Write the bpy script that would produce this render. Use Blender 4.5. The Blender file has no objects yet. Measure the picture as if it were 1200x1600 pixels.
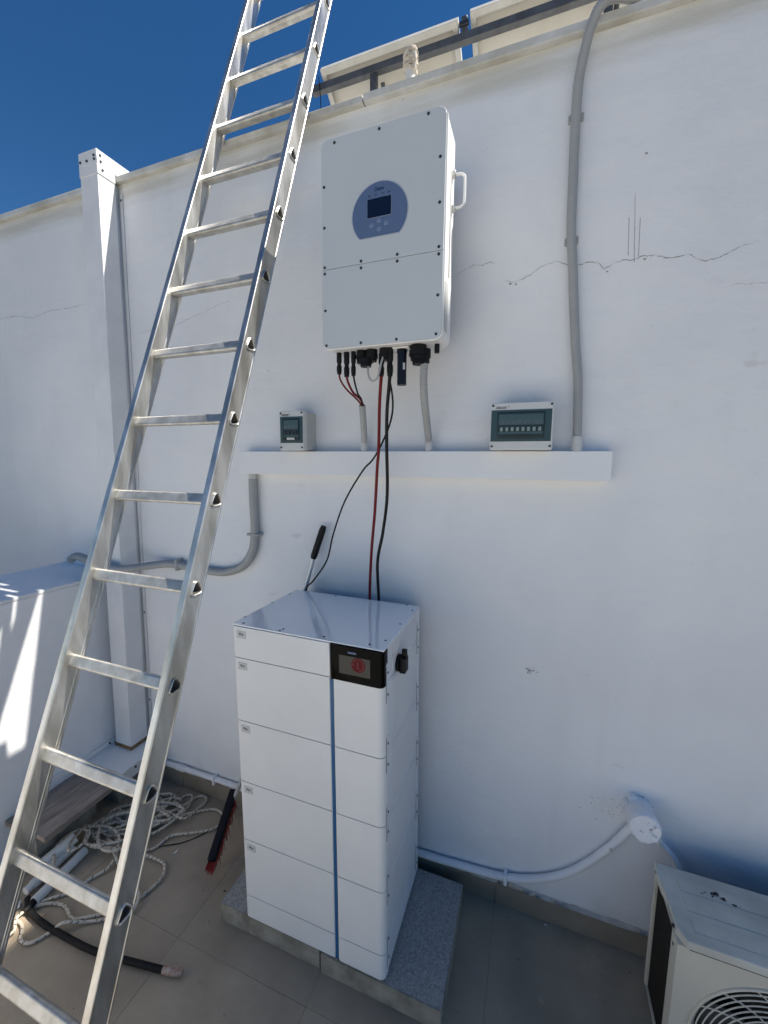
import bpy, bmesh, math, random
from mathutils import Vector, Matrix
random.seed(7)
SC = bpy.context.scene
COL = SC.collection

# ------------------------------------------------------------------ camera, sky, sun, exposure
cam_d = bpy.data.cameras.new('camera')
cam = bpy.data.objects.new('camera', cam_d); COL.objects.link(cam)
cam_d.sensor_fit = 'HORIZONTAL'; cam_d.sensor_width = 36.0
cam_d.lens = 36.0 * 631.0 / 1200.0
cam_d.clip_start = 0.02; cam_d.clip_end = 3000.0
right = Vector((0.93745, 0.34802, 0.00863)); up = Vector((-0.05076, 0.11211, 0.99240)); back = Vector((0.34441, -0.93076, 0.12276))
M3 = Matrix((right, up, back)).transposed()
cam.matrix_world = Matrix.Translation((0.0, -1.659, 1.9375)) @ M3.to_4x4()
SC.camera = cam

SUN = Vector((1.0, 0.288, 1.555)).normalized()
elev = math.asin(SUN.z); rot = math.atan2(SUN.x, SUN.y)
world = bpy.data.worlds.new('World'); SC.world = world; world.use_nodes = True
wn = world.node_tree.nodes; wl = world.node_tree.links
sky = wn.new('ShaderNodeTexSky'); sky.sky_type = 'NISHITA'; sky.sun_disc = False
sky.sun_elevation = elev; sky.sun_rotation = rot
sky.air_density = 1.0; sky.dust_density = 0.0; sky.ozone_density = 3.0
hs = wn.new('ShaderNodeHueSaturation'); hs.inputs['Saturation'].default_value = 1.30; hs.inputs['Hue'].default_value = 0.503
wl.new(sky.outputs[0], hs.inputs['Color']); wl.new(hs.outputs[0], wn['Background'].inputs[0]); wn['Background'].inputs[1].default_value = 0.06
sd = bpy.data.lights.new('sun', 'SUN'); sd.energy = 5.0; sd.angle = math.radians(0.5); sd.color = (1.0, 0.95, 0.87)
so = bpy.data.objects.new('sun', sd); COL.objects.link(so)
so.rotation_euler = (-SUN).to_track_quat('-Z', 'Y').to_euler(); so.location = SUN * 20
SC.view_settings.view_transform = 'Standard'; SC.view_settings.look = 'None'
SC.view_settings.gamma = 1.0; SC.view_settings.use_curve_mapping = False
SC.view_settings.exposure = 0.70
SC.render.engine = 'CYCLES'
SC.cycles.max_bounces = 10; SC.cycles.diffuse_bounces = 6; SC.cycles.glossy_bounces = 4
SC.cycles.use_denoising = True

# ------------------------------------------------------------------ materials
def mat(name, col, rough=0.5, metal=0.0, noise=0.0, nscale=8.0, bump=0.0, bscale=60.0, col2=None, spec=0.5, rnoise=0.0, coat=0.0, stretch=None, detail=6.0):
    m = bpy.data.materials.new(name); m.use_nodes = True
    nt = m.node_tree; b = nt.nodes['Principled BSDF']
    b.inputs['Base Color'].default_value = (*col, 1); b.inputs['Roughness'].default_value = rough
    b.inputs['Metallic'].default_value = metal; b.inputs['Specular IOR Level'].default_value = spec
    b.inputs['Coat Weight'].default_value = coat
    tc = nt.nodes.new('ShaderNodeTexCoord'); src = tc.outputs['Object']
    if stretch:
        mp = nt.nodes.new('ShaderNodeMapping'); mp.inputs['Scale'].default_value = stretch
        nt.links.new(src, mp.inputs[0]); src = mp.outputs[0]
    if noise > 0 or col2 is not None or rnoise > 0:
        n = nt.nodes.new('ShaderNodeTexNoise'); n.inputs['Scale'].default_value = nscale; n.inputs['Detail'].default_value = detail
        n.inputs['Roughness'].default_value = 0.6
        nt.links.new(src, n.inputs['Vector'])
        r = nt.nodes.new('ShaderNodeValToRGB')
        c2 = col2 if col2 is not None else tuple(max(0, c * (1 - noise)) for c in col)
        r.color_ramp.elements[0].position = 0.35; r.color_ramp.elements[1].position = 0.68
        r.color_ramp.elements[0].color = (*c2, 1); r.color_ramp.elements[1].color = (*col, 1)
        nt.links.new(n.outputs['Fac'], r.inputs[0]); nt.links.new(r.outputs[0], b.inputs['Base Color'])
        if rnoise > 0:
            mr = nt.nodes.new('ShaderNodeMapRange'); mr.inputs['To Min'].default_value = max(0.03, rough - rnoise); mr.inputs['To Max'].default_value = rough + rnoise
            nt.links.new(n.outputs['Fac'], mr.inputs['Value']); nt.links.new(mr.outputs[0], b.inputs['Roughness'])
    if bump > 0:
        n2 = nt.nodes.new('ShaderNodeTexNoise'); n2.inputs['Scale'].default_value = bscale; n2.inputs['Detail'].default_value = 5
        nt.links.new(src, n2.inputs['Vector'])
        bp = nt.nodes.new('ShaderNodeBump'); bp.inputs['Strength'].default_value = bump; bp.inputs['Distance'].default_value = 0.004
        nt.links.new(n2.outputs['Fac'], bp.inputs['Height']); nt.links.new(bp.outputs[0], b.inputs['Normal'])
    return m

def wall_material():
    # white masonry paint with a dirty, weathered band under the coping and a few old scuffs
    m = bpy.data.materials.new('white_wall_paint'); m.use_nodes = True
    nt = m.node_tree; L = nt.links; b = nt.nodes['Principled BSDF']; b.inputs['Roughness'].default_value = 0.62
    tc = nt.nodes.new('ShaderNodeTexCoord'); sep = nt.nodes.new('ShaderNodeSeparateXYZ')
    geo = nt.nodes.new('ShaderNodeNewGeometry'); L.new(geo.outputs['Position'], sep.inputs[0])
    P = geo.outputs['Position']
    def noise(sc, det=6, mapping=None):
        n = nt.nodes.new('ShaderNodeTexNoise'); n.inputs['Scale'].default_value = sc; n.inputs['Detail'].default_value = det
        if mapping:
            mp = nt.nodes.new('ShaderNodeMapping'); mp.inputs['Scale'].default_value = mapping; L.new(P, mp.inputs[0]); L.new(mp.outputs[0], n.inputs['Vector'])
        else: L.new(P, n.inputs['Vector'])
        return n.outputs['Fac']
    def mth(op, a, bb, clamp=False):
        n = nt.nodes.new('ShaderNodeMath'); n.operation = op; n.use_clamp = clamp
        for i, v in enumerate((a, bb)):
            if isinstance(v, (int, float)): n.inputs[i].default_value = v
            else: L.new(v, n.inputs[i])
        return n.outputs[0]
    def ramp(f, p0, p1):
        n = nt.nodes.new('ShaderNodeMapRange'); n.interpolation_type = 'SMOOTHSTEP'
        n.inputs['From Min'].default_value = p0; n.inputs['From Max'].default_value = p1; L.new(f, n.inputs['Value']); return n.outputs[0]
    def mix(f, c1, c2):
        n = nt.nodes.new('ShaderNodeMix'); n.data_type = 'RGBA'; L.new(f, n.inputs['Factor'])
        for s, v in ((6, c1), (7, c2)):
            if isinstance(v, tuple): n.inputs[s].default_value = (*v, 1)
            else: L.new(v, n.inputs[s])
        return n.outputs[2]
    big = noise(1.3, 4); c = mix(ramp(big, 0.35, 0.7), (0.765, 0.77, 0.78), (0.84, 0.84, 0.835))
    c = mix(mth('MULTIPLY', ramp(noise(4.5, 9, (1.0, 1.0, 0.55)), 0.48, 0.72), 0.22), c, (0.68, 0.68, 0.675))
    c = mix(mth('MULTIPLY', ramp(noise(26.0, 5), 0.58, 0.76), 0.10), c, (0.60, 0.60, 0.60))
    c = mix(mth('MULTIPLY', ramp(noise(11.0, 5, (1.0, 1.0, 0.06)), 0.60, 0.80), 0.10), c, (0.58, 0.56, 0.52))
    # weathered band below the coping: z 3.18 .. 3.34, broken up by stretched noise
    band = mth('MULTIPLY', ramp(sep.outputs[2], 3.21, 3.30), ramp(noise(2.2, 9, (1.0, 1.0, 9.0)), 0.30, 0.64), True)
    c = mix(mth('MULTIPLY', ramp(sep.outputs[2], 3.255, 3.285), 0.30), c, (0.60, 0.56, 0.45))
    c = mix(mth('MULTIPLY', band, 0.55), c, (0.47, 0.44, 0.35))
    drip = mth('MULTIPLY', ramp(sep.outputs[2], 2.75, 3.3), ramp(noise(9.0, 4, (1.0, 1.0, 0.05)), 0.60, 0.78))
    c = mix(mth('MULTIPLY', drip, 0.25), c, (0.55, 0.52, 0.45))
    # scuffs
    sc = mth('MULTIPLY', ramp(noise(7.0, 10, (1.0, 1.0, 1.6)), 0.66, 0.74), ramp(noise(0.9, 2), 0.5, 0.62))
    c = mix(mth('MULTIPLY', sc, 0.35), c, (0.45, 0.44, 0.42))
    # splash dirt near the floor
    sp = mth('MULTIPLY', ramp(sep.outputs[2], 0.32, 0.08), ramp(noise(5.0, 8), 0.42, 0.66))
    c = mix(mth('MULTIPLY', sp, 0.35), c, (0.50, 0.47, 0.42))
    L.new(c, b.inputs['Base Color'])
    bp = nt.nodes.new('ShaderNodeBump'); bp.inputs['Strength'].default_value = 0.45; bp.inputs['Distance'].default_value = 0.008
    h = mth('ADD', mth('ADD', mth('MULTIPLY', noise(4.0, 4, (1.0, 1.0, 1.8)), 2.2), mth('MULTIPLY', noise(16.0, 4), 0.5)), mth('MULTIPLY', noise(90.0, 4), 0.16)); L.new(h, bp.inputs['Height'])
    L.new(bp.outputs[0], b.inputs['Normal'])
    return m

def speckle_material(name, c0, c1, c2, scale):
    m = bpy.data.materials.new(name); m.use_nodes = True
    nt = m.node_tree; L = nt.links; b = nt.nodes['Principled BSDF']; b.inputs['Roughness'].default_value = 0.85
    tc = nt.nodes.new('ShaderNodeTexCoord')
    v = nt.nodes.new('ShaderNodeTexVoronoi'); v.inputs['Scale'].default_value = scale; L.new(tc.outputs['Object'], v.inputs['Vector'])
    n = nt.nodes.new('ShaderNodeTexNoise'); n.inputs['Scale'].default_value = scale * 0.6; n.inputs['Detail'].default_value = 8; L.new(tc.outputs['Object'], n.inputs['Vector'])
    r = nt.nodes.new('ShaderNodeValToRGB'); e = r.color_ramp.elements
    e[0].position = 0.0; e[0].color = (*c0, 1); e[1].position = 1.0; e[1].color = (*c2, 1)
    k = e.new(0.5); k.color = (*c1, 1)
    mx = nt.nodes.new('ShaderNodeMix'); mx.data_type = 'RGBA'; mx.inputs['Factor'].default_value = 0.5
    L.new(v.outputs['Color'], mx.inputs[6]); L.new(n.outputs['Fac'], mx.inputs[7])
    L.new(mx.outputs[2], r.inputs[0]); L.new(r.outputs[0], b.inputs['Base Color'])
    bp = nt.nodes.new('ShaderNodeBump'); bp.inputs['Strength'].default_value = 0.6; bp.inputs['Distance'].default_value = 0.004
    L.new(n.outputs['Fac'], bp.inputs['Height']); L.new(bp.outputs[0], b.inputs['Normal'])
    return m

def rope_material():
    m = bpy.data.materials.new('white_flecked_rope'); m.use_nodes = True
    nt = m.node_tree; L = nt.links; b = nt.nodes['Principled BSDF']; b.inputs['Roughness'].default_value = 0.9
    a = nt.nodes.new('ShaderNodeAttribute'); a.attribute_name = 'lay'
    sep = nt.nodes.new('ShaderNodeSeparateXYZ'); L.new(a.outputs['Vector'], sep.inputs[0])
    # x = metres along the rope, y = turn 0..1
    ad = nt.nodes.new('ShaderNodeMath'); ad.operation = 'MULTIPLY_ADD'; ad.inputs[1].default_value = 42.0
    L.new(sep.outputs[0], ad.inputs[0]); L.new(sep.outputs[1], ad.inputs[2])
    fr = nt.nodes.new('ShaderNodeMath'); fr.operation = 'PINGPONG'; fr.inputs[1].default_value = 0.5; L.new(ad.outputs[0], fr.inputs[0])
    n = nt.nodes.new('ShaderNodeTexNoise'); n.inputs['Scale'].default_value = 45.0; tc = nt.nodes.new('ShaderNodeTexCoord'); L.new(tc.outputs['Object'], n.inputs['Vector'])
    # flecks where the lay crosses one line and the noise allows it
    w = nt.nodes.new('ShaderNodeMath'); w.operation = 'MULTIPLY'; L.new(fr.outputs[0], w.inputs[0]); w.inputs[1].default_value = 1.0
    lt = nt.nodes.new('ShaderNodeMath'); lt.operation = 'LESS_THAN'; lt.inputs[1].default_value = 0.095; L.new(fr.outputs[0], lt.inputs[0])
    gt = nt.nodes.new('ShaderNodeMath'); gt.operation = 'GREATER_THAN'; gt.inputs[1].default_value = 0.49; L.new(n.outputs['Fac'], gt.inputs[0])
    mm = nt.nodes.new('ShaderNodeMath'); mm.operation = 'MULTIPLY'; L.new(lt.outputs[0], mm.inputs[0]); L.new(gt.outputs[0], mm.inputs[1])
    mx = nt.nodes.new('ShaderNodeMix'); mx.data_type = 'RGBA'; mx.inputs[6].default_value = (0.64, 0.56, 0.44, 1); mx.inputs[7].default_value = (0.035, 0.033, 0.03, 1)
    L.new(mm.outputs[0], mx.inputs['Factor']); L.new(mx.outputs[2], b.inputs['Base Color'])
    bp = nt.nodes.new('ShaderNodeBump'); bp.inputs['Strength'].default_value = 0.8; bp.inputs['Distance'].default_value = 0.003
    L.new(fr.outputs[0], bp.inputs['Height']); L.new(bp.outputs[0], b.inputs['Normal'])
    return m

def tile_material():
    m = bpy.data.materials.new('dusty_porcelain_tile'); m.use_nodes = True
    nt = m.node_tree; L = nt.links; b = nt.nodes['Principled BSDF']
    geo = nt.nodes.new('ShaderNodeNewGeometry'); oi = nt.nodes.new('ShaderNodeObjectInfo')
    def noise(sc, det):
        n = nt.nodes.new('ShaderNodeTexNoise'); n.inputs['Scale'].default_value = sc; n.inputs['Detail'].default_value = det; n.inputs['Roughness'].default_value = 0.65
        L.new(geo.outputs['Position'], n.inputs['Vector']); return n.outputs['Fac']
    def ramp(f, p0, p1, t0=0.0, t1=1.0):
        n = nt.nodes.new('ShaderNodeMapRange'); n.inputs['From Min'].default_value = p0; n.inputs['From Max'].default_value = p1
        n.inputs['To Min'].default_value = t0; n.inputs['To Max'].default_value = t1; L.new(f, n.inputs['Value']); return n.outputs[0]
    def mix(f, c1, c2, mode='MIX'):
        n = nt.nodes.new('ShaderNodeMix'); n.data_type = 'RGBA'; n.blend_type = mode
        if isinstance(f, float): n.inputs['Factor'].default_value = f
        else: L.new(f, n.inputs['Factor'])
        for k, v in ((6, c1), (7, c2)):
            if isinstance(v, tuple): n.inputs[k].default_value = (*v, 1)
            else: L.new(v, n.inputs[k])
        return n.outputs[2]
    c = mix(ramp(noise(2.2, 8), 0.35, 0.68), (0.32, 0.255, 0.18), (0.47, 0.38, 0.27))
    c = mix(ramp(noise(0.9, 3), 0.52, 0.66), c, (0.245, 0.20, 0.145))            # damp-looking stains
    c = mix(ramp(noise(9.0, 10), 0.60, 0.74, 0.0, 0.55), c, (0.48, 0.41, 0.31))   # dried dust
    c = mix(ramp(noise(34.0, 3), 0.66, 0.73, 0.0, 0.6), c, (0.16, 0.135, 0.105))   # dark specks
    v = nt.nodes.new('ShaderNodeHueSaturation'); L.new(c, v.inputs['Color']); L.new(ramp(oi.outputs['Random'], 0, 1, 0.9, 1.06), v.inputs['Value'])
    L.new(v.outputs[0], b.inputs['Base Color']); L.new(ramp(noise(5.0, 6), 0.3, 0.7, 0.42, 0.8), b.inputs['Roughness'])
    bp = nt.nodes.new('ShaderNodeBump'); bp.inputs['Strength'].default_value = 0.12; bp.inputs['Distance'].default_value = 0.003; L.new(noise(60.0, 5), bp.inputs['Height']); L.new(bp.outputs[0], b.inputs['Normal'])
    return m

MT = {}
MT['wall'] = wall_material()
MT['tile'] = tile_material()
MT['grout'] = mat('taupe_grout', (0.26, 0.215, 0.155), 0.9, noise=0.4, nscale=30)
MT['skirting'] = mat('taupe_skirting_tile', (0.28, 0.235, 0.18), 0.5, noise=0.25, nscale=6, rnoise=0.1)
MT['mortar'] = mat('pale_mortar', (0.55, 0.53, 0.49), 0.9, noise=0.35, nscale=25, bump=0.5, bscale=120)
MT['coping'] = mat('weathered_coping_paint', (0.66, 0.66, 0.64), 0.7, nscale=7, col2=(0.46, 0.44, 0.38), bump=0.3, bscale=60)
MT['white_metal'] = mat('white_coated_sheet', (0.80, 0.80, 0.79), 0.38, noise=0.06, nscale=5)
MT['post'] = mat('white_post_sheet', (0.78, 0.785, 0.79), 0.45, noise=0.10, nscale=6)
MT['rust'] = mat('rusty_edge', (0.35, 0.20, 0.09), 0.8, noise=0.5, nscale=30)
MT['alu_shaded'] = mat('shaded_rung_core', (0.22, 0.21, 0.19), 0.6, metal=0.6, noise=0.4, nscale=40)  # darkened colour stands in for the shade inside the hollow rungs
MT['alu'] = mat('worn_aluminium', (0.70, 0.695, 0.67), 0.36, metal=0.92, nscale=16, col2=(0.42, 0.405, 0.365), rnoise=0.16, bump=0.08, bscale=200, stretch=(1, 1, 0.25))
MT['alu_rung'] = mat('worn_aluminium_rung', (0.64, 0.625, 0.58), 0.44, metal=0.66, nscale=22, col2=(0.42, 0.395, 0.345), rnoise=0.12, bump=0.08, bscale=160)
MT['inv_front'] = mat('grey_white_cover', (0.57, 0.60, 0.61), 0.42, noise=0.03, nscale=3)
MT['inv_body'] = mat('white_powder_coat', (0.84, 0.84, 0.83), 0.40, noise=0.03, nscale=3, bump=0.06, bscale=300)
MT['heatsink'] = mat('grey_cast_metal', (0.45, 0.46, 0.47), 0.5, metal=0.3, noise=0.1)
MT['screw'] = mat('dark_zinc_screw', (0.05, 0.055, 0.065), 0.45, metal=0.5)
MT['panel_blue'] = mat('blue_grey_membrane', (0.105, 0.155, 0.275), 0.45, noise=0.03)
MT['screen'] = mat('dark_lcd', (0.006, 0.010, 0.028), 0.16)
MT['button'] = mat('pale_button', (0.20, 0.26, 0.38), 0.5)
MT['logo'] = mat('navy_print', (0.015, 0.045, 0.14), 0.5)
MT['rim'] = mat('silver_rim', (0.42, 0.46, 0.53), 0.4, metal=0.2)
MT['black'] = mat('black_plastic', (0.006, 0.006, 0.007), 0.5, noise=0.2, nscale=20, spec=0.25)
MT['dongle'] = mat('black_blue_plastic', (0.006, 0.007, 0.014), 0.3, spec=0.3)
MT['red_cable'] = mat('red_cable_sheath', (0.16, 0.006, 0.008), 0.5, spec=0.25)
MT['black_cable'] = mat('black_cable_sheath', (0.006, 0.006, 0.007), 0.5, spec=0.25)
MT['grey_cable'] = mat('grey_cable_sheath', (0.42, 0.42, 0.41), 0.5)
MT['conduit'] = mat('grey_pvc_conduit', (0.38, 0.385, 0.38), 0.5, noise=0.1, nscale=10)
MT['conduit_light'] = mat('light_grey_pvc', (0.55, 0.56, 0.56), 0.45, noise=0.06)
MT['trunk'] = mat('white_pvc_trunking', (0.82, 0.825, 0.83), 0.42, noise=0.04, nscale=4)
MT['box_body'] = mat('light_grey_enclosure', (0.62, 0.63, 0.62), 0.45, noise=0.05)
MT['box_side'] = mat('grey_enclosure_side', (0.48, 0.49, 0.48), 0.5, noise=0.05)
MT['smoke'] = mat('smoked_window_frame', (0.028, 0.066, 0.080), 0.30)
MT['smoke2'] = mat('smoked_window_bezel', (0.010, 0.026, 0.034), 0.25)
MT['breaker'] = mat('grey_breaker', (0.045, 0.095, 0.11), 0.4)
MT['strip'] = mat('breaker_label_strip', (0.085, 0.135, 0.16), 0.5, noise=0.4, nscale=90)
MT['toggle'] = mat('pale_toggle', (0.24, 0.32, 0.30), 0.5)
MT['toggle_dark'] = mat('dark_toggle', (0.02, 0.03, 0.045), 0.5)
MT['bat_l'] = mat('warm_white_panel', (0.81, 0.805, 0.78), 0.36, noise=0.05, nscale=4, rnoise=0.12, bump=0.03, bscale=25)
MT['bat_top'] = mat('white_gloss_lid', (0.86, 0.87, 0.87), 0.10, noise=0.03, nscale=3, spec=1.0, coat=0.8)
MT['bat_side'] = mat('white_ribbed_side', (0.70, 0.71, 0.72), 0.4, noise=0.03)
MT['gap'] = mat('dark_gap', (0.06, 0.065, 0.07), 0.7)
MT['blue_strip'] = mat('blue_accent_strip', (0.018, 0.115, 0.27), 0.3)
MT['gloss_black'] = mat('glossy_black_glass', (0.003, 0.0026, 0.0022), 0.05, spec=0.05)
MT['lcd'] = mat('grey_lcd', (0.075, 0.068, 0.056), 0.2, spec=0.15)
MT['logo_red'] = mat('red_print', (0.12, 0.006, 0.011), 0.3, spec=0.1)
MT['logo_pale'] = mat('pale_print', (0.17, 0.10, 0.095), 0.4, spec=0.1)
MT['label'] = mat('grey_label', (0.56, 0.56, 0.54), 0.5)
MT['ink'] = mat('dark_print', (0.05, 0.05, 0.05), 0.6)
MT['paver'] = speckle_material('concrete_paver', (0.11, 0.106, 0.10), (0.31, 0.30, 0.28), (0.50, 0.485, 0.455), 190)
MT['paver_side'] = mat('rough_concrete_edge', (0.36, 0.33, 0.27), 0.9, nscale=14, col2=(0.19, 0.172, 0.135), bump=0.6, bscale=110)
MT['wood'] = mat('weathered_wood_board', (0.36, 0.30, 0.25), 0.65, nscale=6, col2=(0.19, 0.15, 0.125), stretch=(9, 1.2, 9), bump=0.2, bscale=20)
MT['pvc'] = mat('white_pvc_pipe', (0.72, 0.71, 0.67), 0.4, noise=0.15, nscale=9)
MT['rope'] = rope_material()
MT['rubber'] = mat('dusty_black_rubber', (0.007, 0.007, 0.008), 0.65, spec=0.2, nscale=30, col2=(0.014, 0.013, 0.013), bump=0.2, bscale=90)
MT['copper'] = mat('cut_copper_end', (0.30, 0.13, 0.09), 0.6, nscale=90, col2=(0.50, 0.42, 0.34), bump=0.8, bscale=220)
MT['bristle'] = mat('red_bristle', (0.40, 0.026, 0.022), 0.55, noise=0.4, nscale=60)
MT['steel_pole'] = mat('painted_steel_tube', (0.62, 0.63, 0.63), 0.35, metal=0.5)
MT['galv'] = mat('dull_galvanised_steel', (0.16, 0.165, 0.17), 0.55, metal=0.5, nscale=12, col2=(0.10, 0.10, 0.105))
MT['pv_back'] = mat('cream_backsheet', (0.74, 0.70, 0.60), 0.7, nscale=3, col2=(0.66, 0.61, 0.51), bump=0.2, bscale=8)
MT['pv_cell'] = mat('dark_solar_cell', (0.01, 0.014, 0.035), 0.12)
MT['pv_frame'] = mat('pale_anodised_frame', (0.72, 0.70, 0.64), 0.5, metal=0.2, noise=0.15)
MT['cloth'] = mat('dirty_white_cloth', (0.66, 0.62, 0.55), 0.9, nscale=22, col2=(0.40, 0.34, 0.27), bump=0.8, bscale=60)
MT['ac'] = mat('aged_cream_sheet', (0.63, 0.59, 0.49), 0.42, noise=0.10, nscale=6)
MT['ac_top'] = mat('dusty_cream_lid', (0.62, 0.61, 0.53), 0.42, col2=(0.46, 0.45, 0.39), nscale=7, bump=0.1, bscale=30)
MT['ac_dark'] = mat('dark_coil', (0.035, 0.030, 0.024), 0.6, noise=0.5, nscale=50)
MT['leaf'] = mat('dead_leaf', (0.022, 0.018, 0.02), 0.8)
MT['roof_white'] = mat('white_roof_coating', (0.66, 0.65, 0.62), 0.8, noise=0.15, nscale=2)
MT['ground'] = mat('dusty_ground', (0.30, 0.26, 0.20), 0.95, noise=0.4, nscale=0.2)
MT['render'] = mat('cream_render', (0.62, 0.58, 0.50), 0.85, noise=0.12, nscale=1.5, bump=0.2, bscale=30)
MT['glass'] = mat('window_glass', (0.03, 0.04, 0.05), 0.06)
MT['crack'] = mat('plaster_crack', (0.46, 0.455, 0.45), 0.95, noise=0.5, nscale=80)
MT['crack_soft'] = mat('faint_hairline', (0.55, 0.55, 0.56), 0.9, noise=0.3, nscale=60)
MT['paper'] = mat('white_paper', (0.80, 0.79, 0.76), 0.8, noise=0.08)

# ------------------------------------------------------------------ mesh helpers (all in world metres)
class MB:
    def __init__(s): s.bm = bmesh.new(); s.uv = None
    def box(s, x0, x1, y0, y1, z0, z1, bev=0.0, seg=2, mtx=None):
        r = bmesh.ops.create_cube(s.bm, size=1.0)
        vs = r['verts']
        for v in vs: v.co = Vector(((x0 + x1) / 2 + v.co.x * (x1 - x0), (y0 + y1) / 2 + v.co.y * (y1 - y0), (z0 + z1) / 2 + v.co.z * (z1 - z0)))
        if bev > 0:
            es = list({e for v in vs for e in v.link_edges})
            rb = bmesh.ops.bevel(s.bm, geom=es, offset=bev, segments=seg, affect='EDGES', profile=0.5)
            vs = list({v for f in rb['faces'] for v in f.verts} | {v for v in vs if v.is_valid})
        if mtx is not None:
            for v in vs: v.co = mtx @ v.co
        return s
    def prism(s, poly, fn, d0, d1, bev=0.0, seg=2):
        """poly: list of 2D points; fn(a,b,d)->Vector"""
        lo = [s.bm.verts.new(fn(a, b, d0)) for a, b in poly]; hi = [s.bm.verts.new(fn(a, b, d1)) for a, b in poly]
        n = len(poly); fs = [s.bm.faces.new(lo), s.bm.faces.new(hi)]
        sides = [s.bm.faces.new((lo[i], lo[(i + 1) % n], hi[(i + 1) % n], hi[i])) for i in range(n)]
        if bev > 0:
            es = [e for e in fs[1].edges]
            bmesh.ops.bevel(s.bm, geom=es, offset=bev, segments=seg, affect='EDGES', profile=0.5)
        return s
    def cyl(s, p0, p1, r, seg=20, r1=None, caps=True):
        return s.tube([p0, p1], r, seg, caps=caps, r_end=r1)
    def tube(s, pts, r, seg=10, caps=True, r_end=None, rfun=None, lay=None):
        pts = [Vector(p) for p in pts]; n = len(pts)
        T = []
        for i in range(n):
            a = pts[max(0, i - 1)]; b = pts[min(n - 1, i + 1)]; t = (b - a)
            T.append(t.normalized() if t.length > 1e-9 else Vector((0, 0, 1)))
        ref = Vector((0, 0, 1)) if abs(T[0].z) < 0.9 else Vector((1, 0, 0))
        N = (ref - T[0] * ref.dot(T[0])).normalized(); rings = []; acc = 0.0
        for i in range(n):
            N = (N - T[i] * N.dot(T[i])).normalized(); B = T[i].cross(N)
            if i: acc += (pts[i] - pts[i - 1]).length
            rr = r if r_end is None else r + (r_end - r) * i / (n - 1)
            if rfun: rr = rfun(i, acc)
            ring = []
            for k in range(seg):
                a = 2 * math.pi * k / seg
                v = s.bm.verts.new(pts[i] + (N * math.cos(a) + B * math.sin(a)) * rr); ring.append(v)
                if lay is not None: lay[v] = (acc, k / seg)
            rings.append(ring)
        for i in range(n - 1):
            for k in range(seg):
                s.bm.faces.new((rings[i][k], rings[i][(k + 1) % seg], rings[i + 1][(k + 1) % seg], rings[i + 1][k]))
        if caps:
            s.bm.faces.new(rings[0][::-1]); s.bm.faces.new(rings[-1])
        return s
    def quad(s, *p): s.bm.faces.new([s.bm.verts.new(Vector(q)) for q in p]); return s
    def mesh(s, name, base=(0, 0, 0), smooth=35):
        bmesh.ops.remove_doubles(s.bm, verts=s.bm.verts, dist=1e-6)
        bmesh.ops.recalc_face_normals(s.bm, faces=s.bm.faces)
        b = Vector(base)
        for v in s.bm.verts: v.co -= b
        me = bpy.data.meshes.new(name)
        if smooth:
            lim = math.radians(smooth)
            for f in s.bm.faces: f.smooth = True
            ar = {f: f.calc_area() for f in s.bm.faces}
            for f in s.bm.faces:      # big flat faces keep a true flat normal beside their narrow bevels
                nb_ = [ar[g] for e in f.edges for g in e.link_faces if g is not f]
                if nb_ and ar[f] > 6 * sum(nb_) / len(nb_): f.smooth = False
            for e in s.bm.edges:
                if len(e.link_faces) == 2 and e.calc_face_angle(0) > lim: e.smooth = False
        s.bm.to_mesh(me); s.bm.free()
        return me

def spline(pts, sub=8):
    """Catmull-Rom through the points"""
    P = [Vector(p) for p in pts]; out = []
    for i in range(len(P) - 1):
        p0 = P[max(0, i - 1)]; p1 = P[i]; p2 = P[i + 1]; p3 = P[min(len(P) - 1, i + 2)]
        for k in range(sub):
            t = k / sub
            out.append(0.5 * ((2 * p1) + (p2 - p0) * t + (2 * p0 - 5 * p1 + 4 * p2 - p3) * t * t + (3 * p1 - p0 - 3 * p2 + p3) * t ** 3))
    out.append(P[-1]); return out
def resample(pts, step):
    out = [Vector(pts[0])]; acc = 0.0
    for a, b in zip(pts[:-1], pts[1:]):
        a = Vector(a); b = Vector(b); d = (b - a).length
        while acc + d >= step:
            t = (step - acc) / d; a = a + (b - a) * t; d = (b - a).length; out.append(a.copy()); acc = 0.0
        acc += d
    if (out[-1] - Vector(pts[-1])).length > step * 0.3: out.append(Vector(pts[-1]))
    return out
def round_rect(a0, a1, b0, b1, r, n=6):
    out = []
    for cx, cy, s in ((a1 - r, b1 - r, 0), (a0 + r, b1 - r, 90), (a0 + r, b0 + r, 180), (a1 - r, b0 + r, 270)):
        for k in range(n + 1):
            t = math.radians(s + 90 * k / n); out.append((cx + r * math.cos(t), cy + r * math.sin(t)))
    return out
FY = lambda a, b, d: Vector((a, d, b))      # polygon in x,z extruded along y
FX = lambda a, b, d: Vector((d, a, b))      # polygon in y,z extruded along x
FZ = lambda a, b, d: Vector((a, b, d))

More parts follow.
